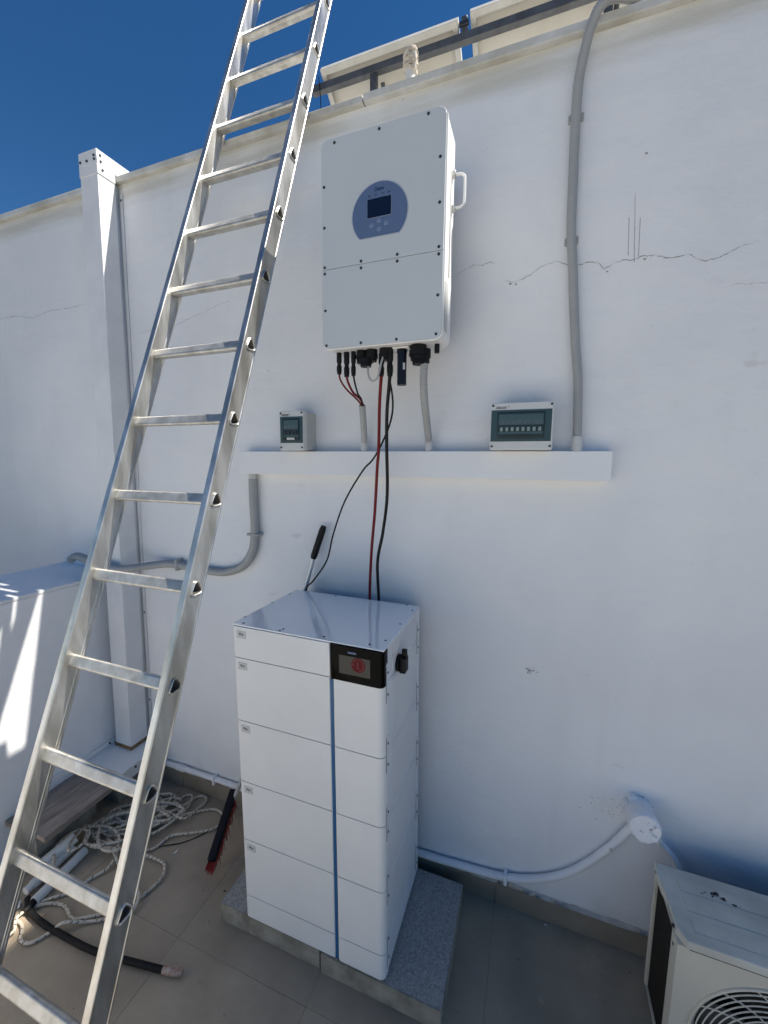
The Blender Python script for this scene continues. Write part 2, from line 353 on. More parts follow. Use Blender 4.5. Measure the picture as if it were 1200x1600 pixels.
BASE = {}
def thing(name, label, cat, loc=(0, 0, 0), group=None):
    o = bpy.data.objects.new(name, None); COL.objects.link(o); o.location = loc; o.empty_display_size = 0.05
    o['label'] = label; o['category'] = cat
    if group: o['group'] = group
    BASE[o.name] = Vector(loc); return o
def part(name, mb, m, parent, label=None, smooth=35):
    b = BASE[parent.name]; me = mb.mesh(name, b, smooth); me.materials.append(MT[m])
    o = bpy.data.objects.new(name, me); COL.objects.link(o); o.parent = parent; BASE[o.name] = b
    if label: o['label'] = label
    return o
def solo(name, mb, m, label, cat, loc=(0, 0, 0), group=None, smooth=35):
    me = mb.mesh(name, loc, smooth); me.materials.append(MT[m])
    o = bpy.data.objects.new(name, me); COL.objects.link(o); o.location = loc; o['label'] = label; o['category'] = cat
    if group: o['group'] = group
    BASE[o.name] = Vector(loc); return o
def struct(name, mb, m, loc=(0, 0, 0)):
    me = mb.mesh(name, loc); me.materials.append(MT[m]); o = bpy.data.objects.new(name, me); COL.objects.link(o); o.location = loc
    o['kind'] = 'structure'; o['label'] = name.replace('_', ' '); BASE[o.name] = Vector(loc); return o
def copy_part(src, parent, loc, name=None):
    o = src.copy(); o.name = name or src.name.split('.')[0]; COL.objects.link(o); o.parent = parent; o.location = Vector(loc); return o
def text(name, s, size, m, parent, origin, xdir=(1, 0, 0), zdir=(0, 0, 1), bold=0.0, center=True, shear=0.0):
    cu = bpy.data.curves.new('txt', 'FONT'); cu.body = s; cu.size = size; cu.extrude = 0.0004; cu.offset = bold; cu.shear = shear
    cu.align_x = 'CENTER' if center else 'LEFT'; cu.align_y = 'CENTER'
    t = bpy.data.objects.new('txt', cu); COL.objects.link(t)
    dg = bpy.context.evaluated_depsgraph_get(); me = bpy.data.meshes.new_from_object(t.evaluated_get(dg))
    bpy.data.objects.remove(t); bpy.data.curves.remove(cu)
    X = Vector(xdir); Z = Vector(zdir); Y = X.cross(Z)       # text lies in X,Z ; faces -Y... 
    b = BASE[parent.name]
    for v in me.vertices:
        v.co = Vector(origin) - b + X * v.co.x + Z * v.co.y + Y * (v.co.z)
    me.name = name; me.materials.clear(); me.materials.append(MT[m])
    o = bpy.data.objects.new(name, me); COL.objects.link(o); o.parent = parent; BASE[o.name] = b; return o

# ------------------------------------------------------------------ setting: ground, terrace floor, roof deck
g = MB(); g.quad((-800, -800, -3.4), (800, -800, -3.4), (800, 800, -3.4), (-800, 800, -3.4)); struct('ground', g, 'ground')
fl = MB(); fl.box(-2.85, 3.3, -2.412, 0.25, -0.30, -0.0011); floor = struct('terrace_floor', fl, 'grout')
TS = 0.60; tile0 = None
for i in range(-5, 6):
    for j in range(0, 4):
        x0 = -0.07 + i * TS; y1 = -0.01 - j * TS
        if x0 + TS > 3.3 or x0 < -2.9: continue
        if tile0 is None:
            t = MB(); t.box(0.0007, TS - 0.0007, -TS + 0.0007, -0.0007, -0.01, 0.0, 0.0006, 1)
            me = t.mesh('tile'); me.materials.append(MT['tile']); tile0 = me
        o = bpy.data.objects.new('tile', tile0); COL.objects.link(o); o.parent = floor; o.location = (x0, y1, random.uniform(-0.0006, 0.0003))
rt = MB(); rt.box(-2.85, 3.3, -9.5, -2.4125, -0.30, 0.001); struct('added_bounce_terrace', rt, 'roof_white')  # unseen white surface behind the camera, added to bounce sunlight onto the wall
dk = MB(); dk.box(-4.5, 3.3, 0.22, 9.0, 2.75, 3.0); struct('roof_deck', dk, 'roof_white')

# ------------------------------------------------------------------ the tall white wall
W = thing('wall', 'tall white painted wall with cracks carrying the inverter', 'wall', (0, 0, 0))
w = MB(); w.box(-5.0, 3.3, 0.0, 0.22, -3.4, 3.347); part('wall_body', w, 'wall', W)
w = MB()
segs = [(-5.0, -3.72), (-3.718, -2.31), (-2.308, -0.712), (-0.708, 0.93), (0.932, 3.3)]
for i, (a, b) in enumerate(segs):
    w = MB(); w.box(a, b, -0.022 - 0.002 * (i % 2), 0.245, 3.3475, 3.378 - 0.001 * (i % 3), 0.004, 2); part('coping', w, 'coping', W)
# skirting tiles, one by one, and the mortar bead on top
xs = [-2.47 + 0.6 * k for k in range(10)]
for a in xs:
    b = a + 0.6
    s_ = MB(); s_.box(a + 0.0012, b - 0.0012, -0.013 - random.uniform(0, 0.0012), -0.0005, 0.0005, 0.098, 0.0015, 1); part('skirting_tile', s_, 'skirting', W)
mo = MB()
px = -2.28
while px < 3.2:
    d = random.uniform(0.03, 0.07); h = random.uniform(0.002, 0.007)
    mo.quad((px, -0.0125, 0.0985), (px + d, -0.0125, 0.0985), (px + d, -0.0008, 0.0985 + h + 0.009), (px, -0.0008, 0.0985 + h + 0.009)); px += d
part('mortar_line', mo, 'mortar', W)
# cracks: irregular narrow open seams in the paint
def crack(pts, w0, m):
    c = MB(); P = []
    for a, b in zip(pts[:-1], pts[1:]):
        n = max(2, int(math.hypot(b[0] - a[0], b[1] - a[1]) / 0.006))
        for k in range(n): P.append((a[0] + (b[0] - a[0]) * k / n, a[1] + (b[1] - a[1]) * k / n + random.uniform(-0.0022, 0.0022)))
    P.append(pts[-1]); n = len(P); prev = None
    for i, (x, z) in enumerate(P):
        ww = w0 * 0.8 * random.uniform(0.12, 1.2) * min(1, 0.25 + 6 * min(i, n - 1 - i) / n)
        cur = (c.bm.verts.new((x, -0.0011, z + ww / 2)), c.bm.verts.new((x, -0.0011, z - ww / 2)))
        if prev: c.bm.faces.new((prev[0], prev[1], cur[1], cur[0]))
        prev = cur
    part('crack', c, m, W, smooth=0)
crack([(-0.149, 2.618), (-0.104, 2.601), (-0.058, 2.618), (-0.028, 2.638), (0.005, 2.65), (0.039, 2.654), (0.069, 2.637), (0.105, 2.63), (0.14, 2.638), (0.169, 2.629), (0.191, 2.607), (0.224, 2.623), (0.251, 2.626), (0.277, 2.623), (0.303, 2.63), (0.335, 2.628), (0.378, 2.613), (0.405, 2.614), (0.436, 2.616), (0.455, 2.601), (0.477, 2.588), (0.515, 2.592), (0.543, 2.604), (0.576, 2.62), (0.614, 2.625)], 0.0042, 'crack')
crack([(-0.323, 2.659), (-0.282, 2.677), (-0.253, 2.688), (-0.229, 2.68), (-0.199, 2.687), (-0.175, 2.679)], 0.0028, 'crack')
crack([(-3.199, 2.811), (-3.038, 2.808), (-2.888, 2.781), (-2.707, 2.804), (-2.567, 2.798), (-2.405, 2.803)], 0.0045, 'crack_soft')
crack([(-2.05, 2.60), (-1.95, 2.615), (-1.85, 2.60), (-1.6, 2.66), (-1.42, 2.70)], 0.0028, 'crack_soft')
crack([(0.521, 2.501), (0.535, 2.499), (0.569, 2.506), (0.649, 2.5)], 0.0022, 'crack_soft')
for a, b in (((0.254, 2.759), (0.26, 2.639)), ((0.287, 2.753), (0.291, 2.63))):
    v = MB(); v.quad((a[0] - 0.0012, -0.001, a[1]), (a[0] + 0.0012, -0.001, a[1]), (b[0] + 0.0012, -0.001, b[1]), (b[0] - 0.0012, -0.001, b[1])); part('crack', v, 'crack_soft', W)
v = MB(); v.quad((0.266, -0.001, 2.83), (0.2675, -0.001, 2.83), (0.281, -0.001, 2.615), (0.278, -0.001, 2.615)); part('crack', v, 'crack_soft', W)
# chipped plaster spots
def chip(x, z, r, m='crack'):
    c = MB(); n = 9; vs = [c.bm.verts.new((x + r * random.uniform(0.4, 1.2) * math.cos(6.283 * k / n), -0.0011, z + r * random.uniform(0.3, 1.1) * math.sin(6.283 * k / n))) for k in range(n)]
    c.bm.faces.new(vs); part('chip', c, m, W, smooth=0)
for x, z, r in ((0.023, 1.102, 0.009), (0.012, 1.112, 0.004), (0.036, 1.106, 0.005), (0.29, 2.946, 0.005), (0.15, 2.0, 0.002), (0.28, 0.62, 0.003), (0.24, 0.56, 0.004), (0.30, 0.53, 0.003), (-0.55, 3.33, 0.004), (-0.84, 3.21, 0.01), (-0.80, 3.22, 0.006), (-0.12, 2.60, 0.006), (-0.1, 2.595, 0.004), (0.2, 2.597, 0.004), (0.31, 2.62, 0.005), (-1.28, 2.43, 0.003), (-1.2, 2.36, 0.004)):
    chip(x, z, r, 'crack' if r < 0.007 else 'crack_soft')

random.seed(21)
for k in range(14): chip(0.023 + random.gauss(0, 0.014), 1.105 + random.gauss(0, 0.009), random.uniform(0.0015, 0.004), 'crack' if k % 3 else 'crack_soft')
for k in range(40): chip(random.uniform(-1.9, 0.6), random.uniform(0.2, 3.15), random.uniform(0.001, 0.0028), 'crack_soft')
for k in range(6): chip(random.uniform(-1.45, -1.1), random.uniform(2.25, 2.75), random.uniform(0.002, 0.004), 'crack_soft')
# ------------------------------------------------------------------ low parapet at the left
PW = thing('parapet_wall', 'low white parapet wall at the left end of the terrace', 'wall', (-2.55, -2.0, -0.3))
p = MB(); p.box(-2.80, -2.29, -9.5, -0.001, -0.3, 1.262, 0.0); part('wall_body', p, 'wall', PW)
p = MB(); p.box(-2.81, -2.288, -9.5, -0.001, 1.2625, 1.283, 0.006, 2); part('top_slab', p, 'trunk', PW)

# ------------------------------------------------------------------ unseen tower on the right, added and shaped to shade the terrace
B0 = Vector((3.33, -0.15, 0)); e1 = Vector((0, 1, 0)); e2 = Vector((1, 0, 0))
NB = thing('shade_tower', 'unseen tall cream tower added beyond the right end to shade the terrace', 'tower', (B0.x, B0.y, -3.4))
def nb(u, v, z): return B0 + e1 * u + e2 * v + Vector((0, 0, z))
h = MB()
for zz in ((-3.4, 8.0),):
    lo = [h.bm.verts.new(nb(u, v, zz[0])) for u, v in ((0.03, 0.03), (1.60, 0.03), (1.60, 3), (0.03, 3))]; hi = [h.bm.verts.new(nb(u, v, zz[1])) for u, v in ((0.03, 0.03), (1.60, 0.03), (1.60, 3), (0.03, 3))]
    h.bm.faces.new(lo); h.bm.faces.new(hi)
    for k in range(4): h.bm.faces.new((lo[k], lo[(k + 1) % 4], hi[(k + 1) % 4], hi[k]))
part('wall', h, 'render', NB)
h = MB()
lo = [h.bm.verts.new(nb(u, v, 8.003)) for u, v in ((0, 0), (1.63, 0), (1.63, 3.03), (0, 3.03))]; hi = [h.bm.verts.new(nb(u, v, 8.125)) for u, v in ((0, 0), (1.63, 0), (1.63, 3.03), (0, 3.03))]
h.bm.faces.new(lo); h.bm.faces.new(hi)
for k in range(4): h.bm.faces.new((lo[k], lo[(k + 1) % 4], hi[(k + 1) % 4], hi[k]))
part('roof_edge', h, 'coping', NB)
for u0 in (0.25,):
    for z0 in (4.4,):
        h = MB()
        c8 = [nb(u, v, z) for z in (z0, z0 + 1.4) for u, v in ((u0, -0.03), (u0 + 1.1, -0.03), (u0 + 1.1, 0.028), (u0, 0.028))]
        vs = [h.bm.verts.new(c) for c in c8]
        for f in ((0, 1, 2, 3), (4, 5, 6, 7), (0, 1, 5, 4), (1, 2, 6, 5), (2, 3, 7, 6), (3, 0, 4, 7)): h.bm.faces.new([vs[k] for k in f])
        wi = part('window', h, 'white_metal', NB)
        h = MB(); h.quad(nb(u0 + 0.06, -0.033, z0 + 0.06), nb(u0 + 1.04, -0.033, z0 + 0.06), nb(u0 + 1.04, -0.033, z0 + 1.34), nb(u0 + 0.06, -0.033, z0 + 1.34)); part('pane', h, 'glass', wi)

# ------------------------------------------------------------------ white sheet-metal post in the corner
PO = thing('post', 'square white sheet metal post standing in the corner against the wall', 'post', (-2.19, -0.06, 0.255))
def shear_x(z): return -0.04 * (3.43 - z) / 3.17
def post_pt(x, y, z):   # stands slightly out of plumb
    k = (3.43 - z) / 3.17
    return Vector((x - 0.040 * k, y - 0.018 * k * (1 if y < -0.05 else 0), z))
def hexa(mb, xa, xb, ya, yb, za, zb, fn=post_pt, bev=0.0):
    vs = [mb.bm.verts.new(fn(x, y, z)) for z in (za, zb) for x, y in ((xa, ya), (xb, ya), (xb, yb), (xa, yb))]
    fs = [mb.bm.faces.new([vs[k] for k in f]) for f in ((0, 1, 2, 3), (4, 5, 6, 7), (0, 1, 5, 4), (1, 2, 6, 5), (2, 3, 7, 6), (3, 0, 4, 7))]
    if bev:
        es = list({e for f in fs for e in f.edges}); bmesh.ops.bevel(mb.bm, geom=es, offset=bev, segments=2, affect='EDGES', profile=0.5)
b = MB(); hexa(b, -2.210, -2.085, -0.115, -0.0255, 0.255, 3.345, bev=0.003); part('casing', b, 'post', PO)
b = MB(); b.box(-2.212, -2.083, -0.118, 0.26, 3.379, 3.446, 0.002, 1); part('cap', b, 'post', PO)
b = MB(); b.box(-2.212, -2.083, -0.1185, -0.0255, 3.335, 3.3785, 0.001, 1); part('cap', b, 'post', PO)
b = MB(); hexa(b, -2.083, -2.068, -0.005, -0.002, 0.30, 3.30); part('flange', b, 'post', PO)
b = MB(); hexa(b, -2.20, -2.095, -0.0255, -0.001, 0.26, 3.34); part('backing', b, 'post', PO)
b = MB(); hexa(b, -2.214, -2.081, -0.118, -0.027, 0.2552, 0.275); part('rusty_foot', b, 'rust', PO, 'rust-stained foot of the post')
for x, z in ((-2.197, 3.401), (-2.151, 3.399), (-2.098, 3.398), (-2.10, 3.415)):
    b = MB(); b.cyl((x, -0.1225, z), (x, -0.117, z), 0.0055, 10); part('screw', b, 'screw', PO)
for y, z in ((-0.1, 3.422), (-0.099, 3.395), (-0.092, 3.36)):
    b = MB(); b.cyl((-2.084, y, z), (-2.0795, y, z), 0.005, 10); part('screw', b, 'screw', PO)
for z in (1.95, 1.05, 0.62, 0.5, 3.27):
    q = post_pt(-2.076, -0.005, z); b = MB(); b.cyl(q, q + Vector((0, -0.003, 0)), 0.005, 8); part('screw', b, 'screw', PO)

# white metal base tray under the post
TR = thing('metal_tray', 'white folded metal tray under the foot of the corner post', 'tray', (-2.14, -0.16, 0.0))
b = MB(); b.box(-2.288, -2.010, -0.295, -0.016, 0.242, 0.2545, 0.002, 1); part('top_plate', b, 'white_metal', TR)
b = MB(); b.box(-2.286, -2.05, -0.270, -0.03, 0.150, 0.241, 0.002, 1); part('box', b, 'white_metal', TR)
b = MB(); b.box(-2.284, -2.11, -0.24, -0.05, 0.001, 0.149); part('foot', b, 'paver_side', TR)
for y in (-0.08, -0.2):
    b = MB(); b.cyl((-2.01, y, 0.235), (-2.004, y, 0.235), 0.006, 8); part('screw', b, 'screw', TR)
b = MB(); b.box(-2.288, -2.280, -0.60, -0.10, 0.256, 0.285, 0.001, 1); part('edge_strip', b, 'white_metal', TR)
for y in (-0.15, -0.34, -0.55):
    b = MB(); b.cyl((-2.2805, y, 0.271), (-2.276, y, 0.271), 0.006, 8); part('screw', b, 'screw', TR)

# weathered wood board lying on a block beside the parapet
WB = thing('wooden_board', 'weathered brown wooden board lying beside the low parapet', 'board', (-2.15, -0.5, 0.0))
for k, (xa, xb) in enumerate(((-2.286, -2.195), (-2.194, -2.10), (-2.099, -2.006))):
    b = MB(); b.box(xa, xb, -0.66 + 0.004 * k, -0.300 - 0.008 * k, 0.198, 0.2215 + 0.0006 * k, 0.002, 1); part('plank', b, 'wood', WB)
b = MB(); b.box(-2.28, -2.14, -0.62, -0.34, 0.0005, 0.197); part('support_block', b, 'paver_side', WB)

# ------------------------------------------------------------------ ladder
TH = math.radians(69.77); AX = Vector((0, math.cos(TH), math.sin(TH))); NN = Vector((0, math.sin(TH), -math.cos(TH)))
R0 = Vector((0, 0.131, 3.915)); SP = 0.28
XR = -0.947; XL = -1.378; RT = 0.025      # outer face of right rail, inner face of left rail
LD = thing('ladder', 'aluminium ladder leaning on the top of the white wall', 'ladder', (-1.16, -1.31, 0.0))
def lp(x, u, s): return Vector((x, 0, 0)) + Vector((0, R0.y, R0.z)) + AX * s + NN * u
smin = -R0.z / math.sin(TH) + 0.014; smax = 5.3 * SP
def rung_profile(scale=1.0, n=8):
    # rounded triangle: flat tread on top (horizontal when the ladder leans), blunt nose below
    tri = [(-0.0245, -0.0185), (0.0245, -0.015), (0.002, 0.028)]; out = []
    tri = [Vector(t) * scale for t in tri]; r = 0.0085 * scale
    for i in range(3):
        p = tri[i]; a = (tri[i - 1] - p).normalized(); c = (tri[(i + 1) % 3] - p).normalized()
        ang = a.angle(c); d = r / math.tan(ang / 2); bis = (a + c).normalized(); cen = p + bis * (r / math.sin(ang / 2))
        s0 = p + a * d - cen; s1 = p + c * d - cen
        t0 = math.atan2(s0.y, s0.x); t1 = math.atan2(s1.y, s1.x)
        while t1 - t0 > math.pi: t1 -= 2 * math.pi
        while t1 - t0 < -math.pi: t1 += 2 * math.pi
        for k in range(n): t = t0 + (t1 - t0) * k / (n - 1); out.append((cen.x + r * math.cos(t), cen.y + r * math.sin(t)))
    return out
# profile axes: a = horizontal depth (towards wall), b = up ; in ladder axes
def prof_us(a, b):   # world (y=a,z=b) -> (u along NN, s along AX)
    return a * math.sin(TH) - b * math.cos(TH), a * math.cos(TH) + b * math.sin(TH)
ks = list(range(-5, 15))
def rail(xo, side):
    """xo = outer face x, side=+1 : outer face looks to +x"""
    mb = MB(); D = 0.035; d = -side
    # section (u, w) with w the inset from the outer face; the central web strip is left out on the outer side
    sec = [(-0.0262, 0.0018), (-0.0284, 0.0), (-0.030, 0.0)]
    for k in range(1, 6): t = math.radians(90 - 18 * k); sec.append((-0.030 - 0.005 * math.cos(t), 0.005 - 0.005 * math.sin(t)))
    for k in range(0, 6): t = math.radians(18 * k); sec.append((-0.030 - 0.005 * math.cos(t), RT - 0.005 + 0.005 * math.sin(t)))
    sec += [(-0.018, RT), (-0.0165, RT - 0.0012), (0.0165, RT - 0.0012), (0.018, RT), (0.022, RT), (0.0232, RT - 0.0018), (0.0244, RT - 0.0018), (0.0256, RT)]
    for k in range(0, 6): t = math.radians(90 - 18 * k); sec.append((0.030 + 0.005 * math.cos(t), RT - 0.005 + 0.005 * math.sin(t)))
    for k in range(0, 6): t = math.radians(18 * k); sec.append((0.030 + 0.005 * math.cos(t), 0.005 - 0.005 * math.sin(t)))
    sec += [(0.0284, 0.0), (0.0262, 0.0018)]
    rows = [[mb.bm.verts.new(lp(xo + d * w_, u, s)) for u, w_ in sec] for s in (smin, smax)]
    for i in range(len(sec) - 1): mb.bm.faces.new((rows[0][i], rows[0][i + 1], rows[1][i + 1], rows[1][i]))
    # web plate with a real hole at every rung
    prof = rung_profile(0.92); xs_ = xo + d * 0.0018
    bounds = [smax] + [-(k + 0.5) * SP for k in ks[:-1]] + [smin]
    for k, hi, lo in zip(ks, bounds[:-1], bounds[1:]):
        hole = [Vector(prof_us(a, b_)) + Vector((0, -k * SP)) for a, b_ in prof]
        n = len(hole); cen = Vector((0, -k * SP))
        outr = []
        for q in hole:
            dv = q - cen; t = min(0.0262 / abs(dv.x) if abs(dv.x) > 1e-9 else 1e9, (0.042) / abs(dv.y) if abs(dv.y) > 1e-9 else 1e9); outr.append(cen + dv * t)
        hv = [mb.bm.verts.new(lp(xs_, q.x, q.y)) for q in hole]; ov = [mb.bm.verts.new(lp(xs_, q.x, q.y)) for q in outr]
        for i in range(n): mb.bm.faces.new((hv[i], hv[(i + 1) % n], ov[(i + 1) % n], ov[i]))
        for i in range(n):       # corner gaps of the little rectangle
            a_, b_ = outr[i] - cen, outr[(i + 1) % n] - cen
            ea = abs(abs(a_.x) - 0.0262) < 1e-7; eb = abs(abs(b_.x) - 0.0262) < 1e-7
            if ea != eb:
                q1, q2 = (a_, b_) if ea else (b_, a_)
                mb.bm.faces.new((ov[i], ov[(i + 1) % n], mb.bm.verts.new(lp(xs_, q1.x, cen.y + q2.y))))
        c0 = -k * SP
        for s0, s1 in ((lo, c0 - 0.042), (c0 + 0.042, hi)):
            if s1 > s0: mb.quad(lp(xs_, -0.0262, s0), lp(xs_, 0.0262, s0), lp(xs_, 0.0262, s1), lp(xs_, -0.0262, s1))
    for s in (smin, smax):
        mb.bm.faces.new([mb.bm.verts.new(lp(xo + d * w_, u, s)) for u, w_ in sec])
    r_ = part('rail', mb, 'alu', LD)
    for k in ks:      # flared collar round each rung end
        c = MB(); P0 = rung_profile(0.92); P1 = rung_profile(1.08); P2 = rung_profile(1.24)
        rings = []
        for pr, off in ((P0, -0.004), (P0, 0.0035), (P1, 0.0056), (P2, 0.0040), (P2, -0.0008)):
            rings.append([c.bm.verts.new(lp(xs_ + side * off, *(Vector(prof_us(a, b_)) + Vector((0, -k * SP))))) for a, b_ in pr])
        n = len(P0)
        for A, Bq in zip(rings[:-1], rings[1:]):
            for i in range(n): c.bm.faces.new((A[i], A[(i + 1) % n], Bq[(i + 1) % n], Bq[i]))
        part('collar', c, 'alu', r_)
    f = MB()
    f.box(-0.016, 0.016, -0.04, 0.04, -0.014, 0.05, 0.004, 2, Matrix.Translation(lp(xo + d * RT / 2, 0, smin)) @ Matrix(((1, 0, 0), (0, NN.y, AX.y), (0, NN.z, AX.z))).to_4x4())
    part('rubber_foot', f, 'black', LD)
rail(XR, 1); rail(XL - RT, -1)
for k in ks:
    r_ = MB(); pr = rung_profile(1.0); pi_ = rung_profile(0.9); rings = []
    for x, pp in ((XR - RT + 0.001, pr), (XL - 0.001, pr)):
        rings.append([r_.bm.verts.new(Vector((x, 0, 0)) + Vector((0, R0.y, R0.z)) - AX * (k * SP) + Vector((0, a, b_))) for a, b_ in pp])
    for x, pp in ((XL - RT + 0.002, pi_), (XR - 0.002, pi_)):
        rings.append([r_.bm.verts.new(Vector((x, 0, 0)) + Vector((0, R0.y, R0.z)) - AX * (k * SP) + Vector((0, a, b_))) for a, b_ in pp])
    n = len(pr)
    for i in range(n): r_.bm.faces.new((rings[0][i], rings[0][(i + 1) % n], rings[1][(i + 1) % n], rings[1][i]))
    for v in rings[2] + rings[3]: r_.bm.verts.remove(v)
    rg = part('rung', r_, 'alu_rung', LD)
    r_ = MB(); rings = []
    for x in (XL - RT + 0.002, XR - 0.002):
        rings.append([r_.bm.verts.new(Vector((x, 0, 0)) + Vector((0, R0.y, R0.z)) - AX * (k * SP) + Vector((0, a, b_))) for a, b_ in pi_])
    for i in range(n): r_.bm.faces.new((rings[0][i], rings[0][(i + 1) % n], rings[1][(i + 1) % n], rings[1][i]))
    part('core', r_, 'alu_shaded', rg)

# ------------------------------------------------------------------ inverter
IV = thing('inverter', 'white wall mounted solar inverter with round blue display panel', 'inverter', (-0.527, -0.15, 2.34))
X0, X1, Z0, Z1, YF = -0.749, -0.304, 2.338, 3.030, -0.30
b = MB(); b.prism(round_rect(X0 + 0.002, X1 - 0.002, Z0 + 0.004, Z1 - 0.003, 0.028), FY, -0.172, -0.289); part('body', b, 'inv_body', IV)
b = MB(); b.prism(round_rect(X0 + 0.03, X1 - 0.03, Z0 + 0.05, Z1 - 0.05, 0.01), FY, -0.1715, -0.055); part('heatsink_cover', b, 'heatsink', IV)
b = MB(); b.box(X0 + 0.07, X1 - 0.07, -0.0548, -0.001, 2.72, 2.92); part('wall_bracket', b, 'galv', IV)
b = MB(); b.box(X0 + 0.07, X1 - 0.07, -0.0548, -0.001, 2.44, 2.50); part('wall_bracket', b, 'galv', IV)
b = MB(); b.prism(round_rect(X0, X1, Z0, Z1, 0.03), FY, -0.2895, -0.2965); part('rim', b, 'inv_body', IV)
def cover(z0, z1, top):
    r = 0.026; n = 6; pts = []
    x0, x1 = X0 + 0.004, X1 - 0.004
    if top:
        pts = [(x0, z0), (x1, z0)]
        for cx, s in ((x1 - r, 0), (x0 + r, 90)):
            for k in range(n + 1): t = math.radians(s + 90 * k / n); pts.append((cx + r * math.cos(t), z1 - r + r * math.sin(t)))
    else:
        for cx, s in ((x0 + r, 180), (x1 - r, 270)):
            for k in range(n + 1): t = math.radians(s + 90 * k / n); pts.append((cx + r * math.cos(t), z0 + r + r * math.sin(t)))
        pts += [(x1, z1), (x0, z1)]
    b = MB(); b.prism(pts, FY, -0.297, -0.302, bev=0.0012); return part('front_cover', b, 'inv_front', IV)
cu = cover(2.6125, Z1 - 0.004, True); cl = cover(Z0 + 0.004, 2.6105, False)
scr = [(-0.693, 3.011), (-0.53, 3.013), (-0.366, 3.015), (-0.325, 2.884), (-0.324, 2.753), (-0.323, 2.622), (-0.734, 2.88), (-0.734, 2.749), (-0.734, 2.619), (-0.594, 2.62), (-0.463, 2.621)]
scl = [(-0.734, 2.598), (-0.594, 2.598), (-0.463, 2.6), (-0.323, 2.6), (-0.323, 2.476), (-0.733, 2.474), (-0.73, 2.354), (-0.594, 2.352), (-0.463, 2.352), (-0.326, 2.356)]
s0 = None
for lst, par in ((scr, cu), (scl, cl)):
    for i, (x, z) in enumerate(lst):
        b = MB(); b.cyl((x, -0.3015, z), (x, -0.3045, z), 0.0052, 12, r1=0.004); part('screw', b, 'screw', par)
# display panel: disc with the bottom cut straight
cx, cz, rr = -0.5275, 2.757, 0.0985
def cutdisc(r, zc, n=48):
    a0 = math.asin((zc - cz) / r); out = []
    for k in range(n + 1):
        t = a0 + (math.pi - 2 * a0) * k / n; out.append((cx + r * math.cos(t), cz + r * math.sin(t)))
    return out
b = MB(); b.prism(cutdisc(rr + 0.002, 2.6865), FY, -0.3018, -0.3032); dpnl = part('display_rim', b, 'rim', IV)
b = MB(); b.prism(cutdisc(rr - 0.001, 2.689), FY, -0.3033, -0.3042); dpnl = part('display_panel', b, 'panel_blue', IV)
b = MB(); b.box(-0.571, -0.4845, -0.3047, -0.3040, 2.7470, 2.8070); part('bezel', b, 'rim', dpnl)
b = MB(); b.box(-0.570, -0.4855, -0.3055, -0.3046, 2.748, 2.806); part('screen', b, 'screen', dpnl)
for x in (-0.564, -0.540, -0.516, -0.493):
    b = MB(); b.cyl((x, -0.304, 2.817), (x, -0.3052, 2.817), 0.0026, 10); part('led', b, 'screw', dpnl)
for x, z in ((-0.555, 2.724), (-0.528, 2.735), (-0.528, 2.709), (-0.503, 2.724)):
    b = MB(); b.prism(round_rect(x - 0.0068, x + 0.0068, z - 0.0062, z + 0.0062, 0.002, 3), FY, -0.304, -0.3055); bt = part('button', b, 'button', dpnl)
    b = MB(); b.box(x - 0.0036, x + 0.0036, -0.3060, -0.3054, z + 0.0012, z + 0.0034); part('legend', b, 'panel_blue', bt)
text('logo', 'Deye', 0.0155, 'logo', dpnl, (-0.5285, -0.3049, 2.8335), bold=0.0002)
# side handle
for zz in (2.782, 2.888):
    b = MB(); b.box(-0.306, -0.294, -0.212, -0.192, zz - 0.008, zz + 0.008, 0.001, 1); part('handle_foot', b, 'alu', IV)
hp = spline([(-0.300, -0.202, 2.784), (-0.280, -0.202, 2.784), (-0.268, -0.202, 2.790), (-0.264, -0.202, 2.803), (-0.264, -0.202, 2.867), (-0.268, -0.202, 2.880), (-0.280, -0.202, 2.886), (-0.300, -0.202, 2.886)], 6)
b = MB(); b.tube(hp, 0.0042, 10); part('handle', b, 'white_metal', IV)
b = MB(); b.box(-0.3055, -0.3035, -0.228, -0.218, 2.56, 2.885); part('side_slot', b, 'label', IV)
b = MB(); b.box(-0.3052, -0.3035, -0.275, -0.235, 2.375, 2.53); sl = part('rating_label', b, 'label', IV)
zz = 2.52
while zz > 2.385:
    ln = random.uniform(0.012, 0.03); b = MB(); b.quad((-0.3049, -0.27, zz), (-0.3049, -0.27 + ln, zz), (-0.3049, -0.27 + ln, zz - 0.004), (-0.3049, -0.27, zz - 0.004)); part('print_line', b, 'ink', sl); zz -= 0.009
# connectors under the inverter
YC = -0.24
def ribbed(x, y, z0, z1, r, name, m='black', parent=IV, neck=0.75):
    b = MB(); n = 14; pts = []; rad = []
    for k in range(n + 1):
        t = k / n; pts.append((x, y, z0 + (z1 - z0) * t))
        rad.append(r * (neck if 0.45 < t < 0.62 else (0.86 if t > 0.9 else 1.0)))
    b.tube(pts, r, 12, rfun=lambda i, a: rad[i]); return part(name, b, m, parent)
ribbed(-0.710, YC, 2.342, 2.265, 0.0095, 'connector'); ribbed(-0.679, YC, 2.342, 2.253, 0.0105, 'connector'); ribbed(-0.651, YC, 2.342, 2.255, 0.009, 'connector')
ribbed(-0.538, YC - 0.005, 2.325, 2.246, 0.0105, 'connector'); ribbed(-0.505, YC - 0.005, 2.342, 2.244, 0.0115, 'connector')
def gland(x, y, z0, segs):
    b = MB(); pts = []; rad = []
    z = z0
    for h_, r in segs:
        pts += [(x, y, z), (x, y, z - h_)]; rad += [r, r]; z -= h_ + 0.0004
    b.tube(pts, 0.01, 12, rfun=lambda i, a: rad[i]); return part('cable_gland', b, 'black', IV)
